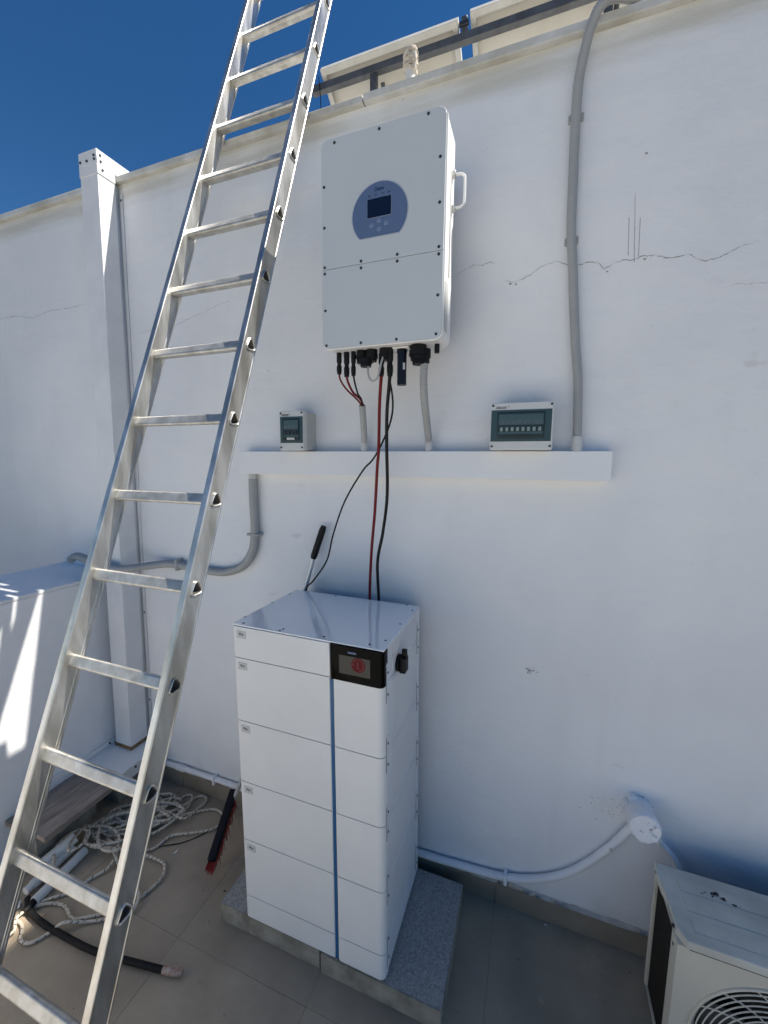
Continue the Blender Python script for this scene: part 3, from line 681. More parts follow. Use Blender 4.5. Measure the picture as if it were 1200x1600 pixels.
gland(-0.617, YC, 2.342, [(0.016, 0.020), (0.012, 0.023), (0.016, 0.019)]); gland(-0.578, YC, 2.342, [(0.016, 0.021), (0.014, 0.023), (0.010, 0.019)])
gland(-0.597, YC - 0.01, 2.31, [(0.018, 0.024), (0.010, 0.020)]); gland(-0.526, YC, 2.343, [(0.03, 0.021), (0.012, 0.018)])
gland(-0.402, YC, 2.343, [(0.018, 0.029), (0.018, 0.033), (0.014, 0.028), (0.014, 0.021)]); gland(-0.382, YC + 0.01, 2.33, [(0.03, 0.022), (0.016, 0.018)])
b = MB(); b.cyl((-0.336, YC, 2.34), (-0.336, YC, 2.312), 0.009, 12); part('earth_screw', b, 'black', IV)
b = MB(); b.box(-0.492, -0.432, YC - 0.022, YC + 0.022, 2.3335, 2.3395, 0.002, 1); part('socket_plate', b, 'inv_body', IV)
b = MB(); b.cyl((-0.462, YC, 2.333), (-0.462, YC, 2.322), 0.0185, 20); b.prism(round_rect(-0.4785, -0.4455, YC - 0.0155, YC + 0.0155, 0.0150, 8), FZ, 2.3218, 2.211); dn = part('wifi_dongle', b, 'dongle', IV)
b = MB(); b.quad((-0.4530, YC - 0.0158, 2.285), (-0.4468, YC - 0.0112, 2.285), (-0.4468, YC - 0.0112, 2.262), (-0.4530, YC - 0.0158, 2.262)); part('sticker', b, 'label', dn)

# ------------------------------------------------------------------ cables
def cable(name, pts, r, m, label, cat='cable', sub=8, seg=10, group=None):
    b = MB(); b.tube(spline(pts, sub), r, seg); return solo(name, b, m, label, cat, pts[0], group, smooth=60)
cable('battery_cable', [(-0.538, -0.245, 2.25), (-0.545, -0.236, 2.20), (-0.556, -0.215, 2.142), (-0.568, -0.19, 1.985), (-0.581, -0.17, 1.914), (-0.602, -0.14, 1.736), (-0.630, -0.105, 1.559), (-0.655, -0.062, 1.334), (-0.655, -0.045, 1.10)], 0.0062, 'red_cable', 'thick red cable hanging from the inverter down behind the battery')
cable('battery_cable', [(-0.505, -0.245, 2.248), (-0.512, -0.236, 2.20), (-0.526, -0.215, 2.12), (-0.535, -0.19, 2.0), (-0.540, -0.165, 1.809), (-0.568, -0.135, 1.653), (-0.604, -0.10, 1.516), (-0.612, -0.062, 1.34), (-0.612, -0.045, 1.10)], 0.0066, 'black_cable', 'thick black cable hanging beside the red one from inverter to battery')
cable('data_cable', [(-0.515, -0.235, 2.315), (-0.508, -0.255, 2.26), (-0.501, -0.228, 2.178), (-0.505, -0.215, 2.117), (-0.528, -0.200, 2.057), (-0.568, -0.185, 1.987), (-0.605, -0.168, 1.942), (-0.655, -0.145, 1.9), (-0.748, -0.118, 1.771), (-0.814, -0.098, 1.621), (-0.856, -0.083, 1.495), (-0.935, -0.068, 1.389), (-0.980, -0.055, 1.333), (-0.995, -0.048, 1.15)], 0.0036, 'black_cable', 'thin black cable curving left behind the battery', seg=8)
cable('loop_cable', [(-0.582, -0.245, 2.30), (-0.584, -0.262, 2.265), (-0.572, -0.268, 2.232), (-0.553, -0.270, 2.228), (-0.540, -0.270, 2.245), (-0.532, -0.262, 2.29), (-0.527, -0.25, 2.318)], 0.0038, 'grey_cable', 'short pale grey cable looped under the inverter glands', seg=8)
cable('solar_cable', [(-0.710, YC, 2.268), (-0.708, -0.235, 2.245), (-0.697, -0.205, 2.215), (-0.683, -0.16, 2.192), (-0.675, -0.122, 2.172), (-0.676, -0.106, 2.152), (-0.680, -0.090, 2.125)], 0.0036, 'red_cable', 'red cable from the leftmost inverter connector into grey conduit', seg=8)
cable('solar_cable', [(-0.679, YC, 2.256), (-0.678, -0.23, 2.235), (-0.676, -0.19, 2.205), (-0.670, -0.145, 2.19), (-0.668, -0.118, 2.174), (-0.671, -0.102, 2.155), (-0.675, -0.086, 2.125)], 0.0044, 'red_cable', 'dark red cable from the second inverter connector into grey conduit', seg=8)
cable('solar_cable', [(-0.651, YC, 2.258), (-0.653, -0.225, 2.235), (-0.660, -0.18, 2.20), (-0.665, -0.14, 2.19), (-0.667, -0.124, 2.174), (-0.672, -0.110, 2.150), (-0.677, -0.094, 2.125)], 0.0036, 'black_cable', 'black cable from the third inverter connector into grey conduit', seg=8)

# ------------------------------------------------------------------ trunking and conduits
TK = thing('cable_trunking', 'long white horizontal cable trunking box along the wall', 'trunking', (-0.54, -0.03, 1.875))
b = MB(); b.box(-1.335, 0.248, -0.052, -0.001, 1.877, 1.981); part('channel', b, 'trunk', TK)
b = MB(); b.box(-1.337, 0.2515, -0.0600, -0.0522, 1.8755, 1.9825, 0.0025, 2); part('lid', b, 'trunk', TK)
b = MB(); b.box(0.2483, 0.2520, -0.0520, -0.001, 1.8765, 1.9815); part('end_cap', b, 'trunk', TK)
def conduit(name, pts, r, label, corr=True, m='conduit', pitch=0.0078, cuffs=(), clips=(), step=0.0014, amp=0.0011, xdir=None):
    t = thing(name, label, 'conduit', pts[0], 'grey conduits on the wall')
    P = resample(spline(pts, 14), pitch / 2 if corr else 0.01); b = MB()
    b.tube(P, r, 14, rfun=(lambda i, a: r + (amp if i % 2 else -amp)) if corr else None)
    part('hose', b, m, t, smooth=(20 if corr else 60))
    for c0, c1, rc in cuffs:
        b = MB(); b.cyl(c0, c1, rc, 18); part('cuff', b, 'conduit_light', t)
    for c, dx, dz in clips:
        b = MB(); b.box(c[0] - dx, c[0] + dx, c[1], -0.001, c[2] - dz, c[2] + dz, 0.002, 1); part('clip', b, 'conduit', t)
    return t
conduit('corrugated_conduit', [(0.137, -0.040, 2.03), (0.129, -0.030, 2.221), (0.114, -0.021, 2.354), (0.099, -0.019, 2.506), (0.086, -0.019, 2.656), (0.077, -0.019, 2.74), (0.073, -0.019, 2.903), (0.070, -0.021, 3.062), (0.071, -0.027, 3.187), (0.083, -0.040, 3.269), (0.100, -0.050, 3.335), (0.122, -0.055, 3.374), (0.165, -0.042, 3.396), (0.25, 0.0, 3.398), (0.40, 0.08, 3.397), (0.58, 0.15, 3.397)], 0.0150,
        'long grey corrugated conduit rising from trunking over the wall top', cuffs=[((0.138, -0.040, 1.983), (0.137, -0.040, 2.035), 0.019)], clips=[((0.071, -0.012, 3.10), 0.024, 0.012), ((0.08, -0.012, 2.71), 0.022, 0.012)])
conduit('corrugated_conduit', [(-0.382, -0.232, 2.284), (-0.388, -0.215, 2.226), (-0.396, -0.165, 2.161), (-0.403, -0.10, 2.095), (-0.407, -0.048, 2.03), (-0.407, -0.040, 2.0)], 0.0135,
        'short grey corrugated conduit from the big inverter gland to trunking', cuffs=[((-0.407, -0.040, 1.983), (-0.407, -0.040, 2.025), 0.0158)])
conduit('smooth_conduit', [(-0.671, -0.112, 2.166), (-0.679, -0.082, 2.11), (-0.688, -0.05, 2.05), (-0.692, -0.040, 2.0)], 0.0132,
        'short smooth grey conduit holding the red and black solar cables', corr=False, cuffs=[((-0.692, -0.040, 1.983), (-0.692, -0.040, 2.025), 0.0155)])
conduit('bent_conduit', [(-1.292, -0.024, 1.85), (-1.292, -0.024, 1.76), (-1.290, -0.024, 1.686), (-1.289, -0.024, 1.59), (-1.306, -0.024, 1.491), (-1.366, -0.024, 1.409), (-1.468, -0.024, 1.365), (-1.575, -0.024, 1.357), (-1.72, -0.025, 1.366), (-1.86, -0.030, 1.370), (-1.95, -0.07, 1.362), (-2.03, -0.13, 1.352), (-2.10, -0.158, 1.350), (-2.22, -0.168, 1.362), (-2.33, -0.165, 1.385), (-2.43, -0.15, 1.388), (-2.5, -0.14, 1.36)], 0.0205,
        'bent grey conduit running from trunking down and left to the post', corr=True, pitch=0.009, amp=0.0012, cuffs=[((-1.292, -0.024, 1.810), (-1.292, -0.024, 1.874), 0.0185)], clips=[((-1.289, -0.046, 1.575), 0.034, 0.006), ((-1.80, -0.047, 1.372), 0.008, 0.032)])

# ------------------------------------------------------------------ breaker boxes
def breaker_box(x0, x1, z0, z1, yf, nt, label, win, dark):
    t = thing('breaker_box', label, 'breaker box', ((x0 + x1) / 2, yf / 2, z0), 'breaker boxes on the trunking')
    b = MB(); b.box(x0 + 0.004, x1 - 0.004, yf + 0.030, -0.0015, z0 + 0.003, z1 - 0.003, 0.003, 1); part('back_box', b, 'box_side', t)
    b = MB(); b.prism(round_rect(x0, x1, z0, z1, 0.006, 4), FY, yf + 0.0295, yf + 0.002, bev=0.003); fc = part('front_cover', b, 'box_body', t)
    a0, a1, c0, c1 = win
    b = MB(); b.box(a0, a1, yf - 0.0005, yf + 0.0025, c0, c1, 0.001, 1); fr = part('window', b, 'smoke', t)
    m_ = 0.11 * (a1 - a0) if not dark else 0.14 * (a1 - a0)
    b = MB(); b.box(a0 + m_, a1 - m_, yf - 0.0030, yf - 0.0007, c0 + 0.010, c1 - 0.008, 0.002, 2); part('door', b, 'smoke2', fr)
    b = MB(); b.box(a0 + m_ + 0.005, a1 - m_ - 0.005, yf - 0.0042, yf - 0.0031, c0 + 0.026, c1 - 0.016); dr = part('breaker_row', b, 'breaker', fr)
    b = MB(); b.box(a0 + m_ + 0.005, a1 - m_ - 0.005, yf - 0.0046, yf - 0.0043, c0 + 0.034, c0 + 0.058); part('toggle_slot', b, 'smoke2', fr)
    n = nt; w_ = (a1 - a0 - 2 * m_ - 0.012) / n
    for k in range(n):
        xx = a0 + m_ + 0.006 + w_ * (k + 0.5)
        b = MB(); b.box(xx - w_ * 0.27, xx + w_ * 0.27, yf - 0.0075, yf - 0.0047, c0 + 0.036, c0 + 0.050, 0.001, 1); part('toggle', b, 'toggle_dark' if dark else 'toggle', fr)
    b = MB(); b.box(a0 + m_ + 0.004, a1 - m_ - 0.004, yf - 0.0046, yf - 0.0043, c0 + 0.060, c0 + 0.074); part('label_strip', b, 'strip', fr)
    xm = (a0 + a1) / 2
    b = MB(); b.prism(round_rect(xm - 0.032 * (1 if not dark else 0.6), xm + 0.032 * (1 if not dark else 0.6), c0 + 0.013, c0 + 0.023, 0.003, 3), FY, yf - 0.003, yf - 0.0075); part('latch', b, 'label' if dark else 'smoke2', fr)
    for xx in (x0 + 0.008, x1 - 0.008):
        for z_ in (z0 + 0.014, z1 - 0.010):
            b = MB(); b.cyl((xx, yf + 0.003, z_), (xx, yf - 0.0005, z_), 0.0042, 10); part('screw', b, 'screw', fc)
    text('logo', 'HELIOS', 0.011, 'ink', fc, (x0 + (0.036 if not dark else 0.030), yf + 0.0012, z1 - 0.018), bold=0.0002, shear=0.1)
    b = MB(); b.cyl((x0 + (0.062 if not dark else 0.053), yf + 0.003, z1 - 0.014), (x0 + (0.062 if not dark else 0.053), yf + 0.001, z1 - 0.014), 0.0018, 8); part('logo_dot', b, 'ink', fc)
    return t
breaker_box(-0.160, 0.053, 1.984, 2.152, -0.120, 8, 'wide breaker box with eight pale toggles at the right of the trunking', (-0.157, 0.047, 2.015, 2.126), False)
LB = breaker_box(-1.066, -0.944, 1.984, 2.155, -0.120, 4, 'small square breaker box with four dark toggles beside the ladder', (-1.061, -0.947, 2.017, 2.130), True)
for z_ in (2.03, 2.07, 2.11):
    b = MB(); b.cyl((-0.9485, -0.045, z_), (-0.9465, -0.045, z_), 0.012, 14); part('knockout', b, 'box_side', LB)

# ------------------------------------------------------------------ concrete pavers
def paver(x0, x1, y0, y1, label):
    t = thing('concrete_paver', label, 'paver', ((x0 + x1) / 2, (y0 + y1) / 2, 0), 'pavers under the battery')
    b = MB(); n = 26
    b.box(x0, x1, y0, y1, 0.001, 0.0845, 0.004, 2); part('side', b, 'paver_side', t)
    b = MB(); b.box(x0 + 0.001, x1 - 0.001, y0 + 0.004, y1 - 0.001, 0.0846, 0.0885, 0.003, 1); part('face', b, 'paver', t)
paver(-1.150, -0.676, -0.498, -0.040, 'grey concrete paver under the left side of the battery')
paver(-0.669, -0.203, -0.506, -0.060, 'speckled grey concrete paver under the right side of the battery')

# ------------------------------------------------------------------ battery tower
BT = thing('battery_tower', 'tall white stacked battery tower standing on concrete pavers', 'battery', (-0.71, -0.29, 0.089))
def bt(v):   # the stack leans a touch to the left
    return Vector((v.x - 0.0165 * (v.z - 0.1) / 1.24, v.y, v.z))
def bpart(name, mb, m, parent=BT, smooth=35):
    for v in mb.bm.verts: v.co = bt(v.co)
    return part(name, mb, m, parent, smooth=smooth)
BX0, BX1, BYF, BYB = -1.006, -0.404, -0.512, -0.078
XS0, XS1 = -0.602, -0.590       # blue groove
levels = [(0.108, 0.209, 'base_module'), (0.2095, 0.459, 'battery_module'), (0.4595, 0.709, 'battery_module'), (0.7095, 0.962, 'battery_module'), (0.9625, 1.2125, 'battery_module'), (1.213, 1.334, 'control_module')]
def front_poly(x0, x1, yf, yb, r0, r1, n=5):
    out = []
    for cx, r, s in ((x0 + r0, r0, 180), (x1 - r1, r1, 270)):
        for k in range(n + 1):
            t = math.radians(s + 90 * k / n); out.append((cx + r * math.cos(t), yf + r + r * math.sin(t)))
    return out + [(x1, yb), (x0, yb)]
b = MB(); b.box(BX0 + 0.012, BX1 - 0.012, BYF + 0.022, BYB + 0.002, 0.0895, 1.33); core = bpart('core', b, 'gap')
for li, (z0, z1, nm) in enumerate(levels):
    g_ = 0.0014
    b = MB(); b.box(BX0 + 0.004, BX1 - 0.0025, BYF + 0.035, BYB, z0 + g_, z1 - g_, 0.001, 1); mod = bpart(nm, b, 'bat_side')
    b = MB(); b.prism(front_poly(BX0, XS0, BYF, BYF + 0.034, 0.016, 0.004), FZ, z0 + g_, z1 - g_); bpart('left_panel', b, 'bat_l', mod)
    if nm != 'control_module':
        b = MB(); b.prism(front_poly(XS1, BX1, BYF - 0.004, BYF + 0.034, 0.014, 0.022), FZ, z0 + g_ + 0.003, z1 - g_ + 0.003); bpart('right_panel', b, 'bat_l', mod)
    if 1 <= li <= 5:
        # ribbed side wall: shallow vertical flutes
        ribs = MB(); y = BYF + 0.085; k = 0
        while y < BYB - 0.05:
            ribs.box(BX1 - 0.0024, BX1 - 0.0004, y, y + 0.0048, z0 + 0.012, z1 - 0.012); y += 0.0092
        rb = bpart('ribs', ribs, 'bat_side', mod)
        lx, lz = -0.963, z1 - 0.030
        if li == 5: lx, lz = -0.962, 1.305
        b = MB(); b.box(lx - 0.020, lx + 0.020, BYF - 0.0008, BYF + 0.001, lz - 0.0145, lz + 0.0145); lb = bpart('label_plate', b, 'label', mod)
        tx = text('print', 'Pro', 0.0125, 'ink', lb, bt(Vector((lx, BYF - 0.0012, lz + 0.001))), bold=0.0003)
# joining brackets on the right side, across each joint
for zj in (0.209, 0.459, 0.709, 0.962, 1.2125):
    for yc in (BYF + 0.030, BYB - 0.036):
        poly = [(yc - 0.012, zj - 0.062), (yc + 0.010, zj - 0.052), (yc + 0.010, zj + 0.052), (yc - 0.004, zj + 0.075), (yc - 0.012, zj + 0.066)]
        b = MB(); b.prism([(p_[0] * 1.0, p_[1]) for p_ in poly], FX, BX1 - 0.0022, BX1 + 0.0014); br = bpart('joint_bracket', b, 'bat_side')
        for dz in (-0.036, 0.04):
            b = MB(); b.cyl((BX1 + 0.001, yc + 0.001, zj + dz), (BX1 + 0.0034, yc + 0.001, zj + dz), 0.0042, 10); bpart('screw', b, 'screw', br)
        b = MB(); b.box(BX1 + 0.0008, BX1 + 0.0018, yc - 0.0128, yc - 0.0112, zj - 0.062, zj + 0.064); bpart('edge', b, 'gap', br)
# blue accent groove
b = MB(); b.box(XS0 + 0.0005, XS1 - 0.0005, BYF + 0.004, BYF + 0.03, 0.104, 1.204); bpart('accent_strip', b, 'blue_strip')
# lid
b = MB(); b.box(BX0 + 0.001, BX1 - 0.001, BYF + 0.002, BYB - 0.001, 1.3345, 1.3405, 0.002, 2); lid = bpart('lid', b, 'bat_top')
for x, y in ((-0.966, -0.493), (-1.000, -0.443), (-0.998, -0.273), (-0.995, -0.147), (-0.803, -0.500), (-0.798, -0.485), (-0.632, -0.489), (-0.791, -0.093), (-0.464, -0.486), (-0.425, -0.439), (-0.423, -0.288), (-0.420, -0.137), (-0.458, -0.087)):
    b = MB(); b.cyl((x, y, 1.3402), (x, y, 1.3418), 0.0042, 10); bpart('screw', b, 'screw', lid)
# display on the control module
b = MB(); b.prism(front_poly(XS1 - 0.008, BX1, BYF - 0.007, BYF + 0.034, 0.012, 0.018), FZ, 1.2135, 1.333); dp = bpart('display', b, 'gloss_black')
b = MB(); b.box(XS0 - 0.004, XS1 - 0.0085, BYF - 0.001, BYF + 0.03, 1.2135, 1.333, 0.003, 2); bpart('display_edge', b, 'bat_l')
b = MB(); b.box(-0.560, -0.449, BYF - 0.0082, BYF - 0.0068, 1.241, 1.3045); lc = bpart('screen', b, 'lcd', dp)
def ring(cx, cz, r0, r1, y, m, par, nm, a0=0, a1=360):
    b = MB(); n = 40; v0 = []; v1 = []
    for k in range(n + 1):
        t = math.radians(a0 + (a1 - a0) * k / n); v0.append(b.bm.verts.new((cx + r0 * math.cos(t), y, cz + r0 * math.sin(t)))); v1.append(b.bm.verts.new((cx + r1 * math.cos(t), y, cz + r1 * math.sin(t))))
    for k in range(n): b.bm.faces.new((v0[k], v0[k + 1], v1[k + 1], v1[k]))
    return bpart(nm, b, m, par)
LX, LZ = -0.4905, 1.279
ring(LX, LZ, 0.0, 0.0250, BYF - 0.0085, 'logo_red', lc, 'red_disc')
ring(LX, LZ, 0.0185, 0.0200, BYF - 0.0088, 'logo_pale', lc, 'pale_ring', -80, 200)
b = MB(); b.quad((LX - 0.003, BYF - 0.0089, LZ + 0.012), (LX - 0.0012, BYF - 0.0089, LZ + 0.012), (LX - 0.0012, BYF - 0.0089, LZ - 0.012), (LX - 0.003, BYF - 0.0089, LZ - 0.012)); bpart('pale_stroke', b, 'logo_pale', lc)
b = MB(); b.quad((LX - 0.0012, BYF - 0.0089, LZ - 0.0105), (LX + 0.005, BYF - 0.0089, LZ - 0.0105), (LX + 0.005, BYF - 0.0089, LZ - 0.012), (LX - 0.0012, BYF - 0.0089, LZ - 0.012)); bpart('pale_stroke', b, 'logo_pale', lc)
b = MB(); b.box(-0.528, -0.498, BYF - 0.0078, BYF - 0.0068, 1.3135, 1.3195); bpart('status_light', b, 'panel_blue', dp)
# rotary isolator on the right side
b = MB(); b.cyl((BX1 - 0.001, -0.372, 1.235), (BX1 + 0.010, -0.372, 1.235), 0.030, 24); iso = bpart('isolator_switch', b, 'black')
b = MB(); b.box(BX1 + 0.010, BX1 + 0.034, -0.392, -0.352, 1.205, 1.262, 0.005, 2); bpart('knob', b, 'black', iso)
b = MB(); b.box(BX1 + 0.016, BX1 + 0.034, -0.380, -0.364, 1.2625, 1.288, 0.003, 2); bpart('knob_tip', b, 'black', iso)
for yy, zz, tl in ((-0.42, 1.285, 'OFF'), (-0.335, 1.292, 'ON')):
    text('print', tl, 0.010, 'ink', iso, bt(Vector((BX1 - 0.0018, yy, zz))), xdir=(0, 1, 0))
# base feet
for x in (BX0 + 0.05, BX1 - 0.05):
    for y in (BYF + 0.05, BYB - 0.05):
        b = MB(); b.cyl((x, y, 0.0888), (x, y, 0.109), 0.018, 12); bpart('foot', b, 'black')

# ------------------------------------------------------------------ broom leaning behind the battery
BR = thing('broom', 'broom with red bristles and black sleeve standing behind the battery', 'broom', (-1.31, -0.37, 0.0))
pA = Vector((-1.318, -0.380, 0.055)); pT = Vector((-0.898, -0.030, 1.642))
pm = Vector((-1.352, -0.20, 0.225))
b = MB(); b.tube([(-1.372, -0.150, 0.20), (-1.20, -0.10, 0.66), (-0.99, -0.046, 1.345), (-0.945, -0.040, 1.50)], 0.0105, 12); part('pole', b, 'steel_pole', BR)
b = MB(); P = [Vector((-0.950, -0.040, 1.487)), Vector((-0.946, -0.039, 1.50)), Vector((-0.905, -0.033, 1.62)), Vector((-0.897, -0.032, 1.642))]; b.tube(P, 0.0155, 14, rfun=lambda i, a: (0.0125, 0.0155, 0.0155, 0.012)[i]); part('grip', b, 'black', BR)
# head: black wedge block seen end-on, bristles below it
b = MB(); d_ = Vector((-1.318, -0.372, 0.085)); u_ = Vector((-1.392, -0.125, 0.225))
ax = (d_ - u_).normalized(); mtx = Matrix.Translation((d_ + u_) / 2) @ ax.to_track_quat('Y', 'Z').to_matrix().to_4x4()
hl = (d_ - u_).length / 2
b.box(-0.019, 0.019, -hl, hl, -0.014, 0.018, 0.007, 2, mtx); hd = part('head', b, 'black', BR)
bs = MB()
for k in range(480):
    y = random.uniform(-hl * 0.96, hl * 0.99) if k % 3 else hl * random.uniform(0.8, 0.99); x = random.uniform(-0.016, 0.016)
    a = mtx @ Vector((x, y, -0.012)); e = a + Vector((random.gauss(0.000, 0.007), random.gauss(-0.006, 0.006), 0)); e.z = max(0.003, a.z - random.uniform(0.05, 0.09))
    if y > hl * 0.80: e = mtx @ Vector((x * 1.2, y + random.uniform(0.02, 0.05), -random.uniform(0.0, 0.03))); e.z = max(0.004, e.z)
    bs.tube([a, (a + e) / 2 + Vector((0, -0.002, 0)), e], 0.0014, 4, caps=False)
bo = part('bristles', bs, 'bristle', BR, 'splayed red bristles'); bo['kind'] = 'stuff'

# ------------------------------------------------------------------ floor clutter at the left
def zrope(p): return (p[0], p[1], p[2] if len(p) > 2 else 0.010)
def rope_tube(strands, r):
    b = MB(); lay = {}
    for st in strands: b.tube(resample(spline([zrope(p) for p in st], 10), 0.012), r, 8, lay=lay)
    return b, lay
strands = [
 [(-1.95, -0.42, 0.02), (-1.85, -0.43, 0.03), (-1.703, -0.382), (-1.667, -0.288), (-1.579, -0.235), (-1.493, -0.176), (-1.487, -0.104), (-1.57, -0.078), (-1.648, -0.122), (-1.713, -0.191, 0.02), (-1.786, -0.287, 0.03), (-1.85, -0.36, 0.03), (-1.95, -0.40, 0.03), (-2.02, -0.36, 0.02), (-1.98, -0.25, 0.012), (-1.88, -0.17), (-1.802, -0.12), (-1.806, -0.075), (-1.766, -0.051), (-1.719, -0.12, 0.02), (-1.713, -0.233, 0.03), (-1.76, -0.34, 0.03), (-1.88, -0.44, 0.04), (-2.0, -0.45, 0.04), (-2.08, -0.38, 0.03), (-2.03, -0.28, 0.02), (-1.92, -0.22, 0.02), (-1.80, -0.20, 0.03), (-1.671, -0.20, 0.03), (-1.66, -0.109, 0.012), (-1.66, -0.054), (-1.69, -0.032), (-1.735, -0.051), (-1.75, -0.141, 0.02), (-1.80, -0.241, 0.035), (-1.90, -0.33, 0.045), (-2.0, -0.33, 0.04), (-2.05, -0.25, 0.02), (-2.0, -0.17), (-1.9, -0.10), (-1.84, -0.09), (-1.82, -0.15, 0.02), (-1.86, -0.25, 0.04), (-1.93, -0.38, 0.05), (-2.05, -0.46, 0.04)],
 [(-2.05, -0.46, 0.04), (-1.97, -0.49, 0.04), (-1.86, -0.47, 0.05), (-1.78, -0.43, 0.03), (-1.744, -0.419, 0.02), (-1.647, -0.405), (-1.572, -0.41), (-1.53, -0.459), (-1.535, -0.521), (-1.547, -0.564), (-1.585, -0.625), (-1.66, -0.68), (-1.734, -0.72), (-1.82, -0.70), (-1.90, -0.72), (-1.945, -0.76)],
 [(-2.0, -0.82), (-1.93, -0.808), (-1.885, -0.82), (-1.85, -0.845), (-1.80, -0.838), (-1.77, -0.789), (-1.734, -0.754, 0.032), (-1.672, -0.71), (-1.601, -0.67), (-1.53, -0.62), (-1.55, -0.56, 0.022), (-1.66, -0.52, 0.012), (-1.75, -0.50, 0.02), (-1.83, -0.47, 0.04)],
 [(-1.98, -0.84), (-1.93, -0.86), (-1.90, -0.84, 0.02), (-1.95, -0.80, 0.02), (-1.925, -0.72, 0.012), (-1.857, -0.653), (-1.834, -0.584), (-1.80, -0.508, 0.02), (-1.86, -0.42, 0.05), (-1.96, -0.40, 0.06), (-2.06, -0.44, 0.07)],
 [(-1.98, -0.30, 0.02), (-2.06, -0.28), (-2.03, -0.20), (-1.98, -0.15), (-1.93, -0.13), (-1.87, -0.16, 0.02), (-1.80, -0.26, 0.03), (-1.79, -0.36, 0.045), (-1.87, -0.46, 0.06), (-1.98, -0.50, 0.06), (-2.06, -0.42, 0.05), (-2.0, -0.32, 0.045), (-1.9, -0.28, 0.05), (-1.8, -0.30, 0.05), (-1.76, -0.40, 0.05), (-1.84, -0.49, 0.06), (-1.94, -0.47, 0.065), (-2.02, -0.38, 0.06), (-1.95, -0.30, 0.06), (-1.84, -0.33, 0.06), (-1.78, -0.42, 0.06)],
 [(-2.07, -0.44, 0.07), (-2.02, -0.54, 0.095), (-1.97, -0.58, 0.10), (-1.95, -0.53, 0.10), (-2.0, -0.47, 0.09), (-2.08, -0.48, 0.075), (-2.10, -0.56, 0.06), (-2.02, -0.62, 0.055), (-1.96, -0.66, 0.03), (-1.93, -0.75, 0.012)],
]
random.seed(17); loops = []
for k in range(9):
    c0 = Vector((random.uniform(-1.98, -1.80), random.uniform(-0.40, -0.20))); ra = random.uniform(0.08, 0.17); rb_ = ra * random.uniform(0.35, 0.6); th = random.uniform(0.3, 1.1)
    for j in range(9):
        t = 2 * math.pi * j / 9; u, v = ra * math.cos(t), rb_ * math.sin(t)
        p_ = (c0.x + u * math.cos(th) - v * math.sin(th), min(-0.06, c0.y + u * math.sin(th) + v * math.cos(th)), 0.012 + 0.005 * k * 0.6 + random.uniform(0, 0.012))
        loops.append(p_)
strands.append(loops)
b, lay = rope_tube(strands, 0.0063)
bmv = [(v, lay[v]) for v in b.bm.verts]
b.bm.verts.ensure_lookup_table(); b.bm.verts.index_update()
vals = [lay[v] for v in b.bm.verts]
bmesh.ops.recalc_face_normals(b.bm, faces=b.bm.faces)
RL = Vector((-1.85, -0.4, 0.0))
for v in b.bm.verts: v.co -= RL
for f in b.bm.faces: f.smooth = True
me = bpy.data.meshes.new('rope'); b.bm.to_mesh(me); b.bm.free()
at = me.attributes.new('lay', 'FLOAT_VECTOR', 'POINT'); at.data.foreach_set('vector', [c for u, vv in vals for c in (u, vv, 0.0)])
me.materials.append(MT['rope']); ro = bpy.data.objects.new('rope', me); COL.objects.link(ro); ro.location = RL
ro['label'] = 'tangled heap of white rope with black flecks on the tiles'; ro['category'] = 'rope'

HC = thing('power_cable', 'thick black cut cable end lying on the tiles by the ladder', 'cable', (-1.6, -0.77, 0))
b = MB(); b.tube(spline([(-2.0, -0.74, 0.016), (-1.931, -0.768, 0.016), (-1.818, -0.779, 0.016), (-1.719, -0.778, 0.016), (-1.577, -0.773, 0.016), (-1.47, -0.762, 0.016), (-1.358, -0.742, 0.016), (-1.225, -0.717, 0.013)], 8), 0.0115, 14); part('sheath', b, 'rubber', HC)
b = MB(); b.tube([(-1.227, -0.7175, 0.016), (-1.205, -0.713, 0.016), (-1.170, -0.703, 0.016), (-1.152, -0.699, 0.015)], 0.014, 14, rfun=lambda i, a: (0.0122, 0.0145, 0.0135, 0.0100)[i]); part('frayed_end', b, 'copper', HC)
cable('wire_offcut', [(-1.46, -0.15, 0.004), (-1.497, -0.172, 0.003), (-1.532, -0.225, 0.003), (-1.591, -0.292, 0.003), (-1.682, -0.351, 0.006)], 0.0024, 'black_cable', 'thin black wire offcut beside the rope heap', 'wire', seg=6)
# plastic pipes and a tube lying under the board edge
def pipe_piece(p0, p1, r, label, m='pvc', tip=None):
    t = thing('pipe_offcut', label, 'pipe', p0, 'pipe offcuts by the ladder')
    p0 = Vector(p0); p1 = Vector(p1); d = (p1 - p0).normalized()
    b = MB(); n = 20; ax = d; ref = Vector((0, 0, 1)); N = (ref - ax * ref.dot(ax)).normalized(); B = ax.cross(N)
    rings = []
    for q, rr_ in ((p0 + d * 0.03, r * 0.82), (p0, r * 0.82), (p0, r), (p1, r), (p1, r * 0.82), (p1 - d * 0.03, r * 0.82)):
        rings.append([b.bm.verts.new(q + (N * math.cos(6.2832 * k / n) + B * math.sin(6.2832 * k / n)) * rr_) for k in range(n)])
    for A, Bq in zip(rings[:-1], rings[1:]):
        for k in range(n): b.bm.faces.new((A[k], A[(k + 1) % n], Bq[(k + 1) % n], Bq[k]))
    b.bm.faces.new(rings[0]); b.bm.faces.new(rings[-1])
    part('tube', b, m, t)
    if tip:
        b = MB(); b.cyl(p0 - d * tip[1], p0 + d * 0.004, r * 0.78, 16); part('end_plug', b, tip[0], t)
pipe_piece((-1.950, -0.742, 0.022), (-1.985, -0.505, 0.022), 0.0205, 'white pipe offcut with black plugged end beside the rope', tip=('black', 0.04))
